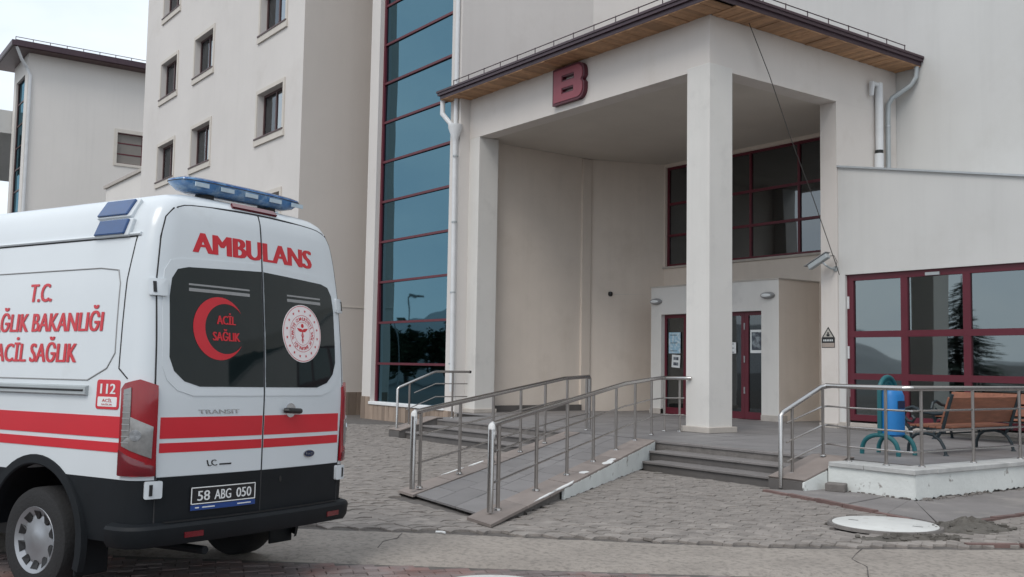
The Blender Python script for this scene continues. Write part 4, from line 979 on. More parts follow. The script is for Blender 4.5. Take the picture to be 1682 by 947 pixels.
# doors
ET = [(.5, .845), (.83, .85), (1.4, .88), (2.1, .865), (2.4, .825), (2.55, .78), (2.62, .70)]
topz = lambda s: 2.652-.035*(abs(s)/.75)**2-.06*max(0, (abs(s)-.6)/.18)**2
for sg in (1, -1):
    def fs(u, v, sg=sg):
        z = .832+(2.64-.832)*v; e = interp(ET, z); s = .005+(e-.005)*u; return sg*s, min(z, topz(s))
    door = grid_patch(fs, 14, 34, .005, 'rear_door', 'van_white', am)
    grid_patch(lambda u, v, sg=sg: (sg*(.005+.84*u), .535+(.829-.535)*v), 12, 5, .005, 'lower_panel', 'van_grey', door)
    # pressed surround and window
    y0, y1 = (.012, .845) if sg > 0 else (.012, .80)
    win = [(sg*.012, 1.41), (sg*.56, 1.41), (sg*.68, 1.445), (sg*.755, 1.51), (sg*.79, 1.60), (sg*.785, 2.0), (sg*.765, 2.12), (sg*.72, 2.185), (sg*.64, 2.205), (sg*.012, 2.235)]
    cxw = sum(p[0] for p in win)/len(win); czw = sum(p[1] for p in win)/len(win)
    poly_patch(dense([(min(.86, max(.008, abs(p[0])+(.05 if abs(p[0]) > .1 else 0)))*sg, p[1]+(.055 if p[1] > czw else -.06)) for p in win]), .009, 'window_surround', 'van_white', door, 4, .008)
    poly_patch(dense(win), .011, 'window', 'glass_dark', door, 4, .008)
    for q in ((.84, .03), ):
        for zc in (2.05, .755):
            s0 = .862 if zc > 1 else .87
            poly_patch(rrect(s0-.055, s0+.055, zc-.055, zc+.055, .012) if sg > 0 else [(-a, b) for a, b in rrect(s0-.055, s0+.055, zc-.055, zc+.055, .012)], .028, 'hinge', 'van_white', door, 2, .03)
            for dz in (-.02,): 
                hp = [(sg*(s0+.012), zc-.035), (sg*(s0+.03), zc-.035), (sg*(s0+.03), zc+.035), (sg*(s0+.012), zc+.035)]
                poly_patch(hp, .031, 'hinge_slot', 'van_black', door, 1, .01)
    seam([(sg*(interp(ET, .54+(2.6-.54)*i/30)+.004), .54+(2.6-.54)*i/30) for i in range(31)], parent=door)
    seam([(sg*.70*i/12, topz(.70*i/12)+.004) for i in range(13)]+[(sg*.705, 2.60)], parent=door)
    if sg < 0:
        poly_patch([(-.27+.085*math.cos(2*math.pi*i/20)*.62, 1.245+.052*math.sin(2*math.pi*i/20)) for i in range(20)], .010, 'handle_cup', 'chrome', door, 2)
        hd = MB(); hd.smooth = True
        hd.tube([outl(-.19, 1.245, .02), outl(-.20, 1.245, .04), outl(-.34, 1.238, .04), outl(-.35, 1.238, .02)], .017, 8); hd.build('handle', 'black_plastic', door)
        poly_patch([(-.19+.012*math.cos(i), .755+.022*math.sin(i)) for i in [2*math.pi*k/10 for k in range(10)]], .009, 'lock', 'black_plastic', door, 1)
seam([(0.0, .54), (0.0, 1.2), (0.0, 2.0), (0.0, 2.645)], r=.008)
# crescent, lettering, seal
wl_, cz_ = .40, 1.805
cp = [(wl_+.215*math.cos(t), cz_+.215*math.sin(t)) for t in [R(140-0)+R(0) for _ in ()]]
mb = MB(); vo = []; n = 40; a0 = R(32)
for i in range(n+1):
    t = a0+(2*math.pi-2*a0)*i/n           # measured from the opening (towards -Y)
    ox, oz = wl_-.215*math.cos(t), cz_+.215*math.sin(t)
    # inner circle radius .178 centred .045 towards the opening
    dx, dz = -math.cos(t), math.sin(t); cxi = wl_-.052; bq = dx*(wl_-cxi); disc = max(0, bq*bq-((wl_-cxi)**2-.172**2)); ri = min(.215, -bq+math.sqrt(disc))
    vo += [outl(ox, oz, .0135), outl(wl_+dx*ri, cz_+dz*ri, .0135)]
mb.add(vo, [(2*i, 2*i+2, 2*i+3, 2*i+1) for i in range(n)]).build('crescent_emblem', 'van_red', am)
van_text('ACİL', .345, 1.835, .062, .155, 'van_red', .0135, bold=.035); van_text('SAĞLIK', .345, 1.722, .062, .225, 'van_red', .0135, bold=.035)
van_text('AMBULANS', .03, 2.315, .145, 1.12, 'van_red', .0060, bold=.045)
sc_, sz_ = -.395, 1.81
circ = lambda r, n=40: [(sc_+r*math.cos(2*math.pi*i/n), sz_+r*math.sin(2*math.pi*i/n)) for i in range(n)]
seal = poly_patch(circ(.215), .0135, 'ministry_seal', 'decal_pink', am, 3, .003)
def ring_patch(r0, r1, off, m, name, parent, n=48):
    mb = MB(); v = []
    for i in range(n): t = 2*math.pi*i/n; v += [outl(sc_+r0*math.cos(t), sz_+r0*math.sin(t), off), outl(sc_+r1*math.cos(t), sz_+r1*math.sin(t), off)]
    mb.add(v, [(2*i, 2*((i+1) % n), 2*((i+1) % n)+1, 2*i+1) for i in range(n)]); return mb.build(name, m, parent)
ring_patch(.204, .208, .0145, 'van_red', 'ring', seal); ring_patch(.135, .138, .0145, 'van_red', 'ring', seal); ring_patch(.085, .0875, .0145, 'van_red', 'ring', seal)
for i in range(16):
    t = 2*math.pi*(i+.5)/16; c0, c1 = sc_+.171*math.cos(t), sz_+.171*math.sin(t); v = []
    for j in range(10): rr = .0125 if j % 2 == 0 else .0055; v.append(outl(c0+rr*math.sin(2*math.pi*j/10), c1+rr*math.cos(2*math.pi*j/10), .0145))
    MB().add(v, [tuple(range(10))]).build('star', 'van_red', seal)
tx = MB(); word = 'TÜRKİYE CUMHURİYETİ SAĞLIK BAKANLIĞI '
for i, ch in enumerate(word):
    if ch == ' ': continue
    v, f, w_ = text_verts(ch, .026, .02); t = R(-110)+2*math.pi*i/len(word)
    tx.add([outl(sc_-((x)*math.cos(-t)+(y+.098)*math.sin(t)), sz_+(y+.098)*math.cos(t)-(x)*math.sin(t), .0145) for x, y in v], f)
tx.build('seal_lettering', 'van_red', seal)
em = MB()
em.add([outl(sc_+a, sz_+b, .0145) for a, b in ((-.004, -.072), (.004, -.072), (.005, .03), (-.005, .03))], [(0, 1, 2, 3)])
for sg in (1, -1): em.add([outl(sc_+sg*a, sz_+b, .0145) for a, b in ((.004, .012), (.028, .012), (.046, .022), (.062, .040), (.034, .038), (.008, .034))], [(0, 1, 2, 3, 4, 5)])
for sg in (1, -1): em.add([outl(sc_+sg*a, sz_+b, .0145) for a, b in ((.004, -.06), (.014, -.05), (.004, -.035), (.016, -.015), (.006, .005), (.010, -.015), (.0, -.035), (.008, -.05))], [tuple(range(8))])
em.add([outl(sc_+.016*math.cos(t), sz_+.058+.016*math.sin(t), .0145) for t in [2*math.pi*i/12 for i in range(12)]], [tuple(range(12))])
em.build('staff_emblem', 'van_red', seal)
# interior ceiling light strips seen at the top of the rear windows
for a0_, a1_, z_ in ((.64, .13, 2.09), (-.24, -.62, 2.085)):
    for k_, hh in enumerate((.012, .022)): grid_patch(lambda u, v, a0_=a0_, a1_=a1_, z_=z_, k_=k_, hh=hh: (a0_+(a1_-a0_)*u, z_-k_*.035+hh*(v-.5)), 4, 1, .0118, 'ceiling_strip', 'lamp_grey', am, .0005)
# stripes along doors, flanks
for z0, z1, m_ in ((1.075, 1.212, 'van_red'), (.985, 1.047, 'van_red')):
    for a, b, n in ((-.84, -.01, 10), (.01, .84, 10)): grid_patch(lambda u, v, a=a, b=b: (a+(b-a)*u, z0+(z1-z0)*v), n, 2, .0068, 'stripe', m_, am, .003)
    for sg in (1, -1): grid_patch(lambda u, v, sg=sg: (sg*(1.125+4.1*u), z0+(z1-z0)*v), 40, 2, .0035, 'stripe', m_, am, .004)
# tail lamps
for sg in (1, -1):
    tl = poly_patch(dense([(sg*.868, .842), (sg*1.10, .842), (sg*1.105, 1.39), (sg*1.07, 1.425), (sg*.97, 1.452), (sg*.872, 1.415)], .03), .022, 'tail_lamp', 'lamp_red', am, 7, .03)
    poly_patch(dense([(sg*1.068, 1.385), (sg*1.018, 1.40), (sg*1.018, 1.10), (sg*1.068, 1.06)], .05), .030, 'clear_lens', 'lamp_clear', tl, 6, .012)
    poly_patch(dense([(sg*1.016, 1.215), (sg*.895, 1.155), (sg*.898, .955), (sg*1.066, 1.03), (sg*1.066, 1.058), (sg*1.016, 1.10)], .05), .0302, 'clear_lens', 'lamp_clear', tl, 6, .012)
    for kz in range(9): grid_patch(lambda u, v, kz=kz, sg=sg: (sg*(1.02+.05*u), 1.05+kz*.038+.006*v), 2, 1, .0315, 'lens_rib', 'lamp_grey', tl, .002)
    poly_patch(dense([(sg*.872, .846), (sg*1.098, .846), (sg*1.098, 1.005), (sg*.88, .905)], .06), .0275, 'lower_lens', 'lamp_dark_red', tl, 5, .008)
    poly_patch([(sg*(.985+.03*math.cos(t)), 1.10+.035*math.sin(t)) for t in [2*math.pi*i/14 for i in range(14)]], .034, 'bulb', 'chrome', tl, 2, .006)
# bumper
def bump_loop(off, z): return [outl(-1.14+2.28*i/44, z, off) for i in range(45)]
levels = [(.012, .545), (.062, .535), (.075, .515), (.072, .44), (.055, .405), (.0, .395)]
mb = MB(); lp = [bump_loop(o, z) for o, z in levels]
for l in lp: mb.v += [tuple(p) for p in l]
for i in range(len(lp)-1):
    for j in range(44): mb.f.append((i*45+j, i*45+j+1, (i+1)*45+j+1, (i+1)*45+j))
for j in (0, 44): mb.f.append(tuple(i*45+j for i in range(len(lp))))
mb.smooth = True; bp_ = mb.build('rear_bumper', 'van_grey', am)
for c_ in (.60, -.72): grid_patch(lambda u, v, c_=c_: (c_-.07+.14*u, .445+.035*v), 3, 1, .079, 'reflector', 'lamp_dark_red', bp_, .01)
tr = MB(); 
for i in range(2): 
    a = [outl(-.80+1.6*k/20, .5465, .022+.022*i) for k in range(21)]; tr.tube(a, .004, 5)
tr.build('tread_rib', 'van_black', bp_)
# plate
pc = .325
pt_ = grid_patch(lambda u, v: (pc+.272-.544*u, .598+.155*v), 6, 2, .014, 'number_plate', 'plate_black', am, .01)
fr_ = MB()
for a, b in (((pc+.265, .642), (pc-.265, .642)), ((pc-.265, .642), (pc-.265, .747)), ((pc-.265, .747), (pc+.265, .747)), ((pc+.265, .747), (pc+.265, .642))): fr_.tube([outl(a[0]+(b[0]-a[0])*k/4, a[1]+(b[1]-a[1])*k/4, .0145) for k in range(5)], .0035, 6)
fr_.build('plate_border', 'decal_white', pt_)
grid_patch(lambda u, v: (pc+.27-.54*u, .601+.034*v), 5, 1, .0155, 'plate_holder', 'plate_blue', pt_, .003)
for t_, c_, w_ in (('58', .17, .095), ('ABG', .015, .135), ('050', -.165, .13)): van_text(t_, pc+c_, .662, .067, w_, 'decal_white', .0152, 'plate_lettering', pt_, bold=.015)
for c_, w_, n_ in ((pc+.22, .03, 1), (pc+.13, .10, 1), (pc-.17, .12, 1)): grid_patch(lambda u, v, c_=c_, w_=w_: (c_+w_/2-w_*u, .614+.007*v), 2, 1, .0165, 'dealer_line', 'decal_white', pt_, .001)
van_text('TRANSIT', .39, 1.231, .030, .335, 'chrome', .0095, 'model_badge', am, bold=.03, shear=-.25)
van_text('LC', .43, .885, .042, .075, 'black_plastic', .0075, 'converter_badge', am, bold=.02, shear=-.3); grid_patch(lambda u, v: (.375-.10*u, .887+.010*v), 3, 1, .0075, 'converter_badge', 'black_plastic', am, .002)
ob = poly_patch([(-.49+.062*math.cos(2*math.pi*i/24), .92+.028*math.sin(2*math.pi*i/24)) for i in range(24)], .012, 'oval_badge', 'chrome', am, 2, .01)
poly_patch([(-.49+.054*math.cos(2*math.pi*i/24), .92+.022*math.sin(2*math.pi*i/24)) for i in range(24)], .0135, 'badge_field', 'badge_blue', ob, 2, .003); van_text('Ford', -.49, .912, .020, .07, 'chrome', .0145, 'badge_lettering', ob, bold=.0, shear=-.3)
# high brake lamp
poly_patch(dense([(.225, 2.672), (.215, 2.700), (-.195, 2.700), (-.205, 2.672)], .05), .020, 'brake_lamp', 'lamp_dark_red', am, 2, .03)
# side lettering, panel, rail, tag
van_text('T.C.', 1.175, 1.975, .135, .25, 'van_red', .004, side=True, bold=.03)
van_text('SAĞLIK BAKANLIĞI', 1.12, 1.765, .135, 1.34, 'van_red', .004, side=True, bold=.03)
van_text('ACİL SAĞLIK', 1.165, 1.555, .135, .94, 'van_red', .004, side=True, bold=.03)
seam([(3.2, 2.19), (.55, 2.19), (.36, 2.17), (.32, 2.08), (.29, 1.62), (.36, 1.52), (.55, 1.44), (3.2, 1.44)], 'panel_groove', True, .005, m='lamp_grey')
seam([(5, 2.395), (.24, 2.395), (.255, 2.1), (.235, 1.52), (.14, 1.455)], 'body_seam', True, .0045)
mb = MB(); mb.tube([outl(s_of_X(.2+3.3*i/20, 2.405), 2.41, .006) for i in range(21)], .012, 6); mb.build('drip_rail', 'van_white', am)
mb = MB(); vv = []
for i in range(25):
    X = .53+2.9*i/24
    for o_, z_ in ((0, 1.335), (.028, 1.345), (.028, 1.395), (0, 1.405)): vv.append(outl(s_of_X(X, z_), z_, o_))
mb.add(vv, [(4*i+j, 4*i+4+j, 4*i+5+j, 4*i+1+j) for i in range(24) for j in range(3)]+[(0, 1, 2, 3)]); mb.build('door_track', 'pipe_grey', am)
mb = MB(); mb.tube([outl(s_of_X(.55+2.85*i/24, 1.37), 1.372, .030) for i in range(25)], .007, 6); mb.build('track_slot', 'black_plastic', am)
tg = poly_patch(rrect(.205, .44, 1.255, 1.445, .02), .004, 'emergency_tag', 'van_red', am, 2, .004, True)
van_text('112', .322, 1.355, .068, .15, 'decal_white', .0055, 'tag_lettering', tg, True, .03)
poly_patch(rrect(.225, .42, 1.272, 1.335, .008), .0052, 'tag_field', 'decal_white', tg, 1, .002, True); van_text('ACİL', .322, 1.302, .020, .10, 'van_red', .0064, 'tag_lettering', tg, True, .02); van_text('SAĞLIK', .322, 1.281, .010, .11, 'van_red', .0064, 'tag_lettering', tg, True, .01)
# roof-edge flashers
for (X0, X1, z0, z1) in ((.375, .69, 2.538, 2.64), (.345, .66, 2.405, 2.505)):
    for sg in (1, -1):
        b_ = [(X0, z0), (X1, z0), (X1-.03, z1), (X0-.02, z1)]
        def pp_(poly, off, nm, mm, par, sk):
            n_ = len(poly); mb = MB(); vv = [outl(sg*s_of_X(a, z), z, off) for a, z in poly]+[outl(sg*s_of_X(a, z), z, off-sk) for a, z in poly]
            mb.add(vv, [tuple(range(n_))]+[(i, (i+1) % n_, n_+(i+1) % n_, n_+i) for i in range(n_)]); return mb.build(nm, mm, par, bevel=.008)
        hs = pp_([(X0-.035, z0-.010), (X1+.012, z0-.010), (X1-.018, z1+.010), (X0-.05, z1+.010)], .03, 'side_flasher', 'van_white', am, .06)
        pp_(b_, .045, 'blue_lens', 'flash_blue', hs, .03)
# light bar
bar = MB(); nb = 32
def bar_loop(z, hx, hy): 
    out = []
    for i in range(nb):
        t = 2*math.pi*i/nb; c, s = math.cos(t), math.sin(t); e = .42
        out.append((.30+hx*abs(c)**e*(1 if c > 0 else -1), hy*.91*abs(s)**.55*(1 if s > 0 else -1), z))
    return out
lvl = [(2.768, .10, .48), (2.785, .13, .56), (2.825, .145, .622), (2.835, .146, .628)]
def loft(levels, name, m, parent):
    mb = MB()
    for z, a, b in levels: mb.v += bar_loop(z, a, b)
    for i in range(len(levels)-1):
        for j in range(nb): mb.f.append((i*nb+j, i*nb+(j+1) % nb, (i+1)*nb+(j+1) % nb, (i+1)*nb+j))
    mb.f += [tuple(range(nb))[::-1], tuple(range((len(levels)-1)*nb, len(levels)*nb))]; mb.smooth = True
    return mb.build(name, m, parent)
lbar = loft(lvl, 'light_bar', 'bar_lens', am); loft([(2.8355, .147, .63), (2.852, .145, .625), (2.864, .125, .59), (2.868, .10, .55)], 'bar_cover', 'bar_blue', lbar); loft([(2.834, .149, .633), (2.839, .149, .633)], 'bar_rim', 'black_plastic', lbar)
for y in (-.45, -.22, .02, .25, .48): MB().box(.148, .156, y-.09, y+.03, 2.792, 2.822).build('lamp_module', 'bar_clear', lbar)
for y in (-.30, .30): MB().box(.24, .36, y-.035, y+.035, 2.72, 2.775).build('bar_foot', 'black_plastic', lbar)
# wheels
from mathutils import Euler
RM = Euler((VROLL, VPITCH, VYAW)).to_matrix()
for X in WX:
    for sg in (1, -1):
        base = RM @ Vector((X, sg*.86, 0)); zc = .352-base.z+.004
        wh = empty('wheel', None, None, (X, sg*.855, zc), (0, 0, 0 if sg > 0 else math.pi)); wh.parent = am
        Mw = Matrix.Rotation(R(-90), 4, 'X')     # lathe axis z -> +y
        MB().lathe([(.215, -.11), (.30, -.125), (.338, -.112), (.352, -.085), (.355, 0), (.352, .085), (.338, .112), (.30, .125), (.225, .115), (.215, .105)], 48, Mw).build('tyre', 'tyre', wh)
        rim = MB().lathe([(0, .098), (.06, .100), (.075, .092), (.13, .093), (.165, .085), (.20, .105), (.222, .118), (.226, .112), (.215, .09)], 48, Mw).build('hubcap', 'hubcap', wh)
        for k in range(10):
            t0 = 2*math.pi*(k+.5)/10; dt = .15 if k % 2 == 0 else .17; mbx = MB()
            q = [(.138, -dt*.55), (.150, -dt*1.05), (.198, -dt*1.2), (.198, dt*1.2), (.150, dt*1.05), (.138, dt*.55)]
            prof = lambda r: interp([(.13, .093), (.165, .085), (.20, .105)], r)
            mbx.add([(r*math.cos(t0+a), prof(r)+.002, r*math.sin(t0+a)) for r, a in q]+[(r*math.cos(t0+a), prof(r)-.01, r*math.sin(t0+a)) for r, a in q], [tuple(range(6))]+[(i, (i+1) % 6, 6+(i+1) % 6, 6+i) for i in range(6)])
            mbx.build('opening', 'van_black', rim)
        ar = MB(); na = 30; v = []
        for i in range(na+1):
            t = R(-18)+R(216)*i/na
            for r, y in ((.49, .93), (.49, .995), (.50, 1.003), (.555, 1.0), (.565, .96)):
                v.append((X+r*math.cos(t), sg*y, .37+r*math.sin(t)))
        ar.add(v, [(i*5+j, (i+1)*5+j, (i+1)*5+j+1, i*5+j+1) for i in range(na) for j in range(4)]); ar.smooth = True; ar.build('wheel_arch', 'van_grey', am)
    for sg in (1, -1): MB().box(X-.49, X-.47, min(sg*.74, sg*.99), max(sg*.74, sg*.99), .16, .50).build('mud_flap', 'van_grey', am, bevel=.01)
MB().tube([(-.05, .45, .33), (.6, .45, .32)], .028, 10).build('exhaust', 'van_grey', am)
# front end
poly_patch(dense(rrect(3.95, 4.75, 1.32, 1.98, .08), .1), .006, 'side_window', 'glass_dark', am, 3, .008, True)
def front_pt(y, z, off=.006):
    fx = interp(FT, z); w_ = vw(z); rf_ = .42; x1 = fx-.18-rf_; t = 1-min(1, abs(y)/(w_-rf_*.75)); x = x1+rf_+(.18)*(1-(1-t)**2); return Vector((x+off, y, z+off))
mb = MB(); v = [front_pt(-.62+1.24*i/10, 1.30+.9*j/8, .012) for j in range(9) for i in range(11)]; mb.add(v, [(j*11+i, j*11+i+1, (j+1)*11+i+1, (j+1)*11+i) for j in range(8) for i in range(10)]); mb.build('windscreen', 'glass_dark', am)
mb = MB(); v = [front_pt(-.5+1.0*i/10, .62+.28*j/4, .012) for j in range(5) for i in range(11)]; mb.add(v, [(j*11+i, j*11+i+1, (j+1)*11+i+1, (j+1)*11+i) for j in range(4) for i in range(10)]); mb.build('grille', 'van_black', am)
for sg in (1, -1):
    mb = MB(); v = [Vector((5.62+.12*j, sg*(.62+.22*i-.12*j), .88+.16*j)) for j in (0, 1) for i in (0, 1)]; mb.add(v, [(0, 1, 3, 2)]); 
    MB().box(5.36, 5.80, min(sg*.56, sg*.86), max(sg*.56, sg*.86), .84, 1.03).build('headlamp', 'lamp_clear', am, bevel=.05)
    mrr = MB().box(4.72, 4.86, min(sg*1.08, sg*1.26), max(sg*1.08, sg*1.26), 1.35, 1.72).build('mirror', 'black_plastic', am, bevel=.03); MB().bar((4.78, sg*.94, 1.42), (4.8, sg*1.12, 1.42), .05, .06).build('mirror_arm', 'black_plastic', mrr)

# ------------------------------------------------------------------ benches and bin
def bench(label, loc, rot, length):
    """origin under the middle of the seat; sitter faces +x, length along y"""
    b = empty('park_bench', label, 'bench', loc, (0, 0, rot), 'benches on the terrace')
    for s in (-1, 1):
        y = s*(length/2-.03); sc = lambda pts: [(x, y, z) for x, z in pts]
        f = MB()
        f.tube(sc([(.36, 0), (.35, .12), (.31, .22), (.22, .29), (.08, .31), (-.06, .29), (-.16, .22), (-.22, .12), (-.25, 0)]), .024, 8)          # leg arch
        f.tube(sc([(.30, .24), (.33, .36), (.22, .40), (.0, .385), (-.18, .37), (-.24, .34)]), .022, 8)                                        # seat bearer
        f.tube(sc([(-.12, .27), (-.20, .38), (-.25, .55), (-.32, .78), (-.36, .90)]), .026, 8)                                                  # back upright
        f.tube(sc([(.30, .34), (.40, .44), (.43, .56), (.38, .66), (.27, .69), (.10, .62), (-.08, .60), (-.26, .62)]), .027, 8)                # arm rest
        f.tube(sc([(.43, .56), (.36, .48), (.28, .47), (.25, .52), (.29, .56)]), .02, 6)                                                      # scroll
        f.tube(sc([(.12, .31), (.05, .35), (.0, .38)]), .018, 6)
        f.build('end_frame', 'cast_iron', b)
        for x in (.36, -.25): MB().lathe([(0, .02), (.03, .018), (.045, 0)], 10, Matrix.Translation((x, y, 0))).build('foot', 'cast_iron', b)
    for k in range(5):
        x = .27-k*.105; MB().box(x-.045, x+.045, -length/2, length/2, .405-.004*k, .437-.004*k).build('seat_slat', 'bench_wood', b, bevel=.008)
    for k in range(2):
        t = .55+k*.21; x = -.215-(t-.5)*.33; M = Matrix.Translation((x, 0, t)) @ Matrix.Rotation(R(-18), 4, 'Y'); MB().box(-.002, .030, -length/2, length/2, -.095, .095, M).build('back_slat', 'bench_wood', b, bevel=.008)
    MB().tube([(.0, -length/2+.03, .30), (.0, length/2-.03, .30)], .012, 6).build('tie_rod', 'cast_iron', b)
    return b
bench('wooden bench with black iron ends, its back to the terrace railing', (-8.47, 14.90, TZ), math.pi, 1.98)
bench('wooden bench facing out under the red framed windows', (-9.45, 17.55, TZ), -math.pi/2, 1.9)
bn = empty('litter_bin', 'blue litter bin hung in a green tube frame on the terrace', 'bin', (-8.78, 13.35, TZ), (0, 0, R(3)))
yv = .225
arch = [(0, -yv, .27), (0, -yv, .91)]+[(0, -yv*math.cos(t), 0.91+.225*math.sin(t)) for t in [math.pi*i/12 for i in range(1, 12)]]+[(0, yv, .91), (0, yv, .27)]
MB().tube(arch, .034, 10).build('frame_arch', 'bin_green', bn)
bkp = [(-yv+.01, .42), (yv-.01, .42), (yv-.01, .91)]+[((yv-.01)*math.cos(t), .91+(yv-.01)*math.sin(t)) for t in [math.pi*i/12 for i in range(1, 12)]]+[(-yv+.01, .91)]
MB().prism(bkp, -.012, .004, Matrix(((0, 0, 1, 0), (1, 0, 0, 0), (0, 1, 0, 0), (0, 0, 0, 1)))).build('back_panel', 'bin_green', bn)
arch2 = [(.0, -.11, .80), (0, -.11, .95)]+[(0, -.11*math.cos(t), .95+.11*math.sin(t)) for t in [math.pi*i/10 for i in range(1, 10)]]+[(0, .11, .95), (0, .11, .80)]
MB().tube(arch2, .014, 8).build('inner_arch', 'bin_green', bn)
for s in (-1, 1):
    hoop = [(-.29, s*yv, 0), (-.285, s*yv, .10)]+[(-.27*math.cos(t), s*yv, .12+.17*math.sin(t)) for t in [math.pi*i/12 for i in range(1, 12)]]+[(.285, s*yv, .10), (.29, s*yv, 0)]
    MB().tube(hoop, .033, 10).build('foot_hoop', 'bin_green', bn)
body_b = MB(); nb2 = 20; lev = [(.27, .12, .17), (.30, .15, .20), (.58, .155, .20), (.86, .15, .19), (.93, .125, .165), (.955, .09, .13)]
for z, a, b in lev: body_b.v += [(a*abs(math.cos(t))**.7*(1 if math.cos(t) > 0 else -1), b*abs(math.sin(t))**.7*(1 if math.sin(t) > 0 else -1), z) for t in [2*math.pi*i/nb2 for i in range(nb2)]]
for i in range(len(lev)-1):
    for j in range(nb2): body_b.f.append((i*nb2+j, i*nb2+(j+1) % nb2, (i+1)*nb2+(j+1) % nb2, (i+1)*nb2+j))
body_b.f += [tuple(range(nb2))[::-1], tuple(range((len(lev)-1)*nb2, len(lev)*nb2))]; body_b.smooth = True
bb = body_b.build('bin_body', 'bin_blue', bn); bb.location.x = .06
MB().box(.150, .162, -.09, .09, .68, .79).build('label_plate', 'bin_navy', bb)
for s in (-1, 1): MB().tube([(0, s*.14, .74), (0, s*.20, .74)], .02, 8).build('pivot', 'bin_green', bn)

# ------------------------------------------------------------------ manhole covers, heap, litter
def manhole(label, x, y, r, z=.012):
    mh = empty('manhole_cover', label, 'manhole cover', (x, y, z))
    MB().lathe([(0, .016), (r*.95, .016), (r*.965, .011), (r*.97, -.02)], 56).build('lid', 'lid_white', mh)
    MB().lathe([(r*.975, -.02), (r*.975, .010), (r*1.04, .010), (r*1.06, -.02)], 56).build('rim', 'rough_concrete', mh)
    for a in (.3, .3+math.pi): M = Matrix.Rotation(a, 4, 'Z') @ Matrix.Translation((r*.6, 0, 0)); MB().box(-.05, .05, -.012, .012, .0165, .0175, M).build('lifting_slot', 'van_black', mh)
    return mh
manhole('round white painted manhole cover beside the soil heap', -6.21, 9.37, .54, .022)
manhole('white manhole cover cut off by the bottom edge of the photo', -5.92, 4.22, .46, .012)
def heap(name, label, cat, x, y, rx, ry, h, m, seed, rot=0):
    rnd = random.Random(seed); n, k = 36, 10; mb = MB(); mb.v.append((0, 0, h))
    ph = [rnd.uniform(0, 6.3) for _ in range(5)]
    for j in range(1, k+1):
        for i in range(n):
            t = 2*math.pi*i/n; q = j/k; e = 1+.16*math.sin(2*t+ph[0])+.10*math.sin(3*t+ph[1])+.06*math.sin(7*t+ph[2])
            zz = h*(1-q)**1.15*(1+.25*math.sin(3*t+5*q+ph[3]))+rnd.uniform(-.012, .014)*(1 if j < k else 0)
            mb.v.append((rx*q*e*math.cos(t), ry*q*e*math.sin(t), zz if j < k else -.02))
    for i in range(n): mb.f.append((0, 1+i, 1+(i+1) % n))
    for j in range(k-1):
        for i in range(n): mb.f.append((1+j*n+i, 1+(j+1)*n+i, 1+(j+1)*n+(i+1) % n, 1+j*n+(i+1) % n))
    for q in range(40):
        a = rnd.uniform(0, 6.3); r_ = rnd.uniform(.3, 1.1); s = rnd.uniform(.008, .028); M = Matrix.Translation((rx*r_*math.cos(a), ry*r_*math.sin(a), max(.0, h*(1-r_)*.9)+s*.3)) @ Matrix.Rotation(rnd.uniform(0, 3), 4, 'Z') @ Matrix.Rotation(rnd.uniform(-.6, .6), 4, 'X')
        mb.box(-s, s, -s*.8, s*.8, -s*.6, s*.6, M)
    o = mb.build(name, m); o.location = (x, y, .01); o.rotation_euler.z = rot; return tag(o, label, cat)
heap('soil_heap', 'low heap of dark soil to the right of the white manhole cover', 'soil heap', -5.66, 9.98, .30, .50, .11, 'soil', 3, R(-20))
heap('soil_heap', 'flat smear of dark mud below the white manhole cover', 'soil heap', -5.62, 8.92, .16, .55, .03, 'soil', 5, R(-28))
br = MB().box(-.13, .13, -.07, .07, 0, .11).build('loose_block', 'rough_concrete', bevel=.015); br.location = (-8.24, 11.36, .02); br.rotation_euler = (.08, 0, .3); tag(br, 'loose grey block at the foot of the white plinth wall', 'block')
lt_ = MB().tube([(0, 0, 0), (.05, .035, .003), (.085, .05, 0)], .012, 6).build('litter_scrap', 'decal_white'); lt_.location = (-8.18, 5.16, .02); tag(lt_, 'small white scrap of litter before the foot of the ramp', 'litter')

# ------------------------------------------------------------------ trees, lamp and hill across the yard (seen mirrored in the glass)
def spruce(label, x, y, h, rb, seed):
    rnd = random.Random(seed); t = empty('spruce_tree', label, 'tree', (x, y, 0), group='spruces across the yard')
    MB().tube([(0, 0, 0), (.02, 0, h*.5), (0, 0, h)], [.16, .09, .015], 8).build('trunk', 'bark', t); mb = MB()
    for k in range(int(h*9)):
        z = .5+(h-.7)*(k/(h*9)); L0 = rb*(1-(z/h))**.85*rnd.uniform(.75, 1.12)+.1
        for j in range(9):
            a = rnd.uniform(0, 6.283); d = Vector((math.cos(a), math.sin(a), 0)); p = Vector((-d.y, d.x, 0))
            for q in range(max(2, int(L0/.22))):
                r_ = L0*(q+1)/max(2, int(L0/.22)); c = d*r_+Vector((0, 0, z-.28*r_+.05*r_*r_)); s = .2*rnd.uniform(.7, 1.3)
                mb.add([c-d*s*1.2, c+p*s*.8+Vector((0, 0, -.06)), c+d*s*1.1+Vector((0, 0, -.05)), c-p*s*.8+Vector((0, 0, -.06))], [(0, 1, 2, 3)])
    mb.build('crown', 'needles', t)
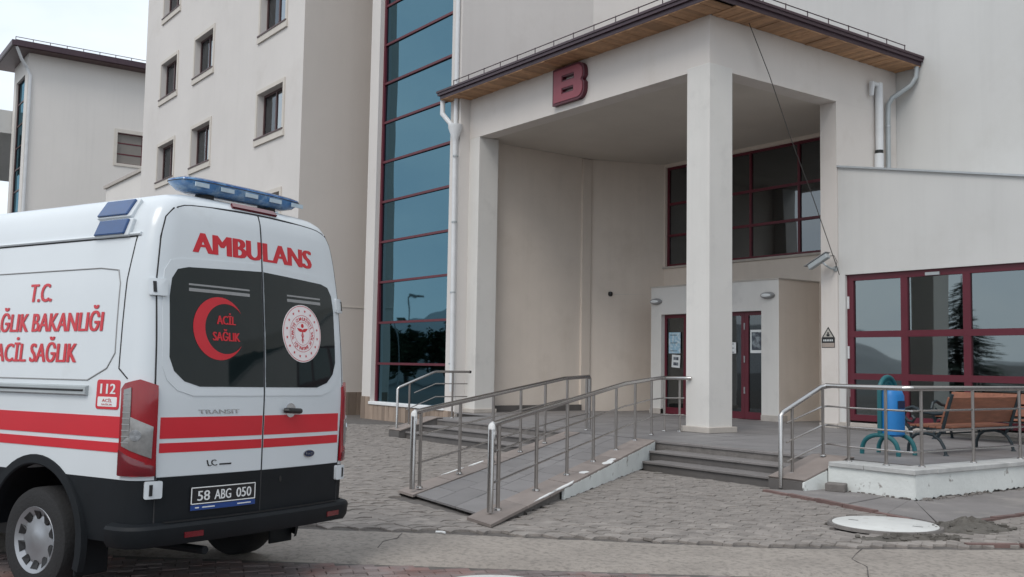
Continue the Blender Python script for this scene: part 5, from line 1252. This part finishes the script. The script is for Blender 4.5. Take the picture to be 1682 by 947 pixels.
def broadleaf(label, x, y, h, rb, seed):
    rnd = random.Random(seed); t = empty('broadleaf_tree', label, 'tree', (x, y, 0), group='broadleaf trees across the yard')
    tr = MB(); tr.tube([(0, 0, 0), (.05, .02, h*.4), (0, 0, h*.75)], [.15, .10, .03], 8); ends = []
    for k in range(7):
        a = k*.9+rnd.random(); e = Vector((rb*.6*math.cos(a), rb*.6*math.sin(a), h*(.5+.06*k))); tr.tube([(0, 0, h*.35+.04*k*h), e*.5+Vector((0, 0, h*.2)), e], [.06, .04, .012], 6); ends.append(e)
    tr.build('trunk', 'bark', t); mb = MB()
    for k in range(2600):
        c = Vector((rnd.gauss(0, 1), rnd.gauss(0, 1), rnd.gauss(0, 1))); c.normalize(); c *= rnd.random()**.4*rb*(.75+.3*math.sin(c.x*5)*math.cos(c.y*4)); c.z = max(.25, c.z*.85+h*.56); s = rnd.uniform(.14, .28); d = Vector((rnd.gauss(0, 1), rnd.gauss(0, 1), rnd.gauss(0, .6))).normalized(); p = d.orthogonal().normalized()
        mb.add([c-d*s, c+p*s*.6, c+d*s, c-p*s*.6], [(0, 1, 2, 3)])
    mb.build('crown', 'leaves', t)
spruce('slender dark spruce mirrored in the red framed windows', -27.9, -11.9, 6.4, 2.5, 11)
spots = [(-66, -9.0, 4.3, 2.3), (-68, -12.0, 4.0, 2.2), (-67, -15.0, 4.4, 2.4), (-69, -18.0, 4.1, 2.3), (-72, -21.5, 4.8, 2.5), (-64, -5.8, 3.9, 2.2), (-70, -25.5, 4.6, 2.4), (-63, -2.6, 4.2, 2.3)]
for i, (x, y, h, r_) in enumerate(spots): broadleaf('dark bushy tree in the row mirrored low in the tall glass strip', x, y, h, r_, 20+i)
lp_ = empty('street_lamp', 'tall street lamp mirrored in the glass stair tower', 'street lamp', (-58.6, -5.6, 0))
MB().tube([(0, 0, 0), (0, 0, 4.6), (.05, 0, 5.1), (.4, .1, 5.45), (1.2, .3, 5.6)], [.08, .06, .05, .045, .04], 8).build('post', 'lamp_post', lp_); MB().box(1.1, 1.75, .22, .42, 5.55, 5.66).build('lamp_head', 'lamp_post', lp_, bevel=.03)
hl = MB(); az = [-95+i*2.5 for i in range(37)]; ht = [(-95, 6), (-75, 10), (-62, 19), (-58, 34), (-56, 41), (-52, 38), (-45, 24), (-40, 22), (-36.5, 16), (-35, 8), (-33, 3), (-20, 3), (-10, 4), (0, 4)]
rs = [430, 460, 500, 560, 640]; kf = [0, .55, 1, .8, .4]
for r_, k_ in zip(rs, kf):
    for a in az: hl.v.append((r_*math.sin(R(a)), -r_*math.cos(R(a)), -1+interp(ht, a)*k_*1.02+random.uniform(-1, 1)*(k_ > 0)*1.2))
na = len(az)
for i in range(4):
    for j in range(na-1): hl.f.append((i*na+j, i*na+j+1, (i+1)*na+j+1, (i+1)*na+j))
hl.smooth = True; tag(hl.build('hill', 'hill'), kind='structure')
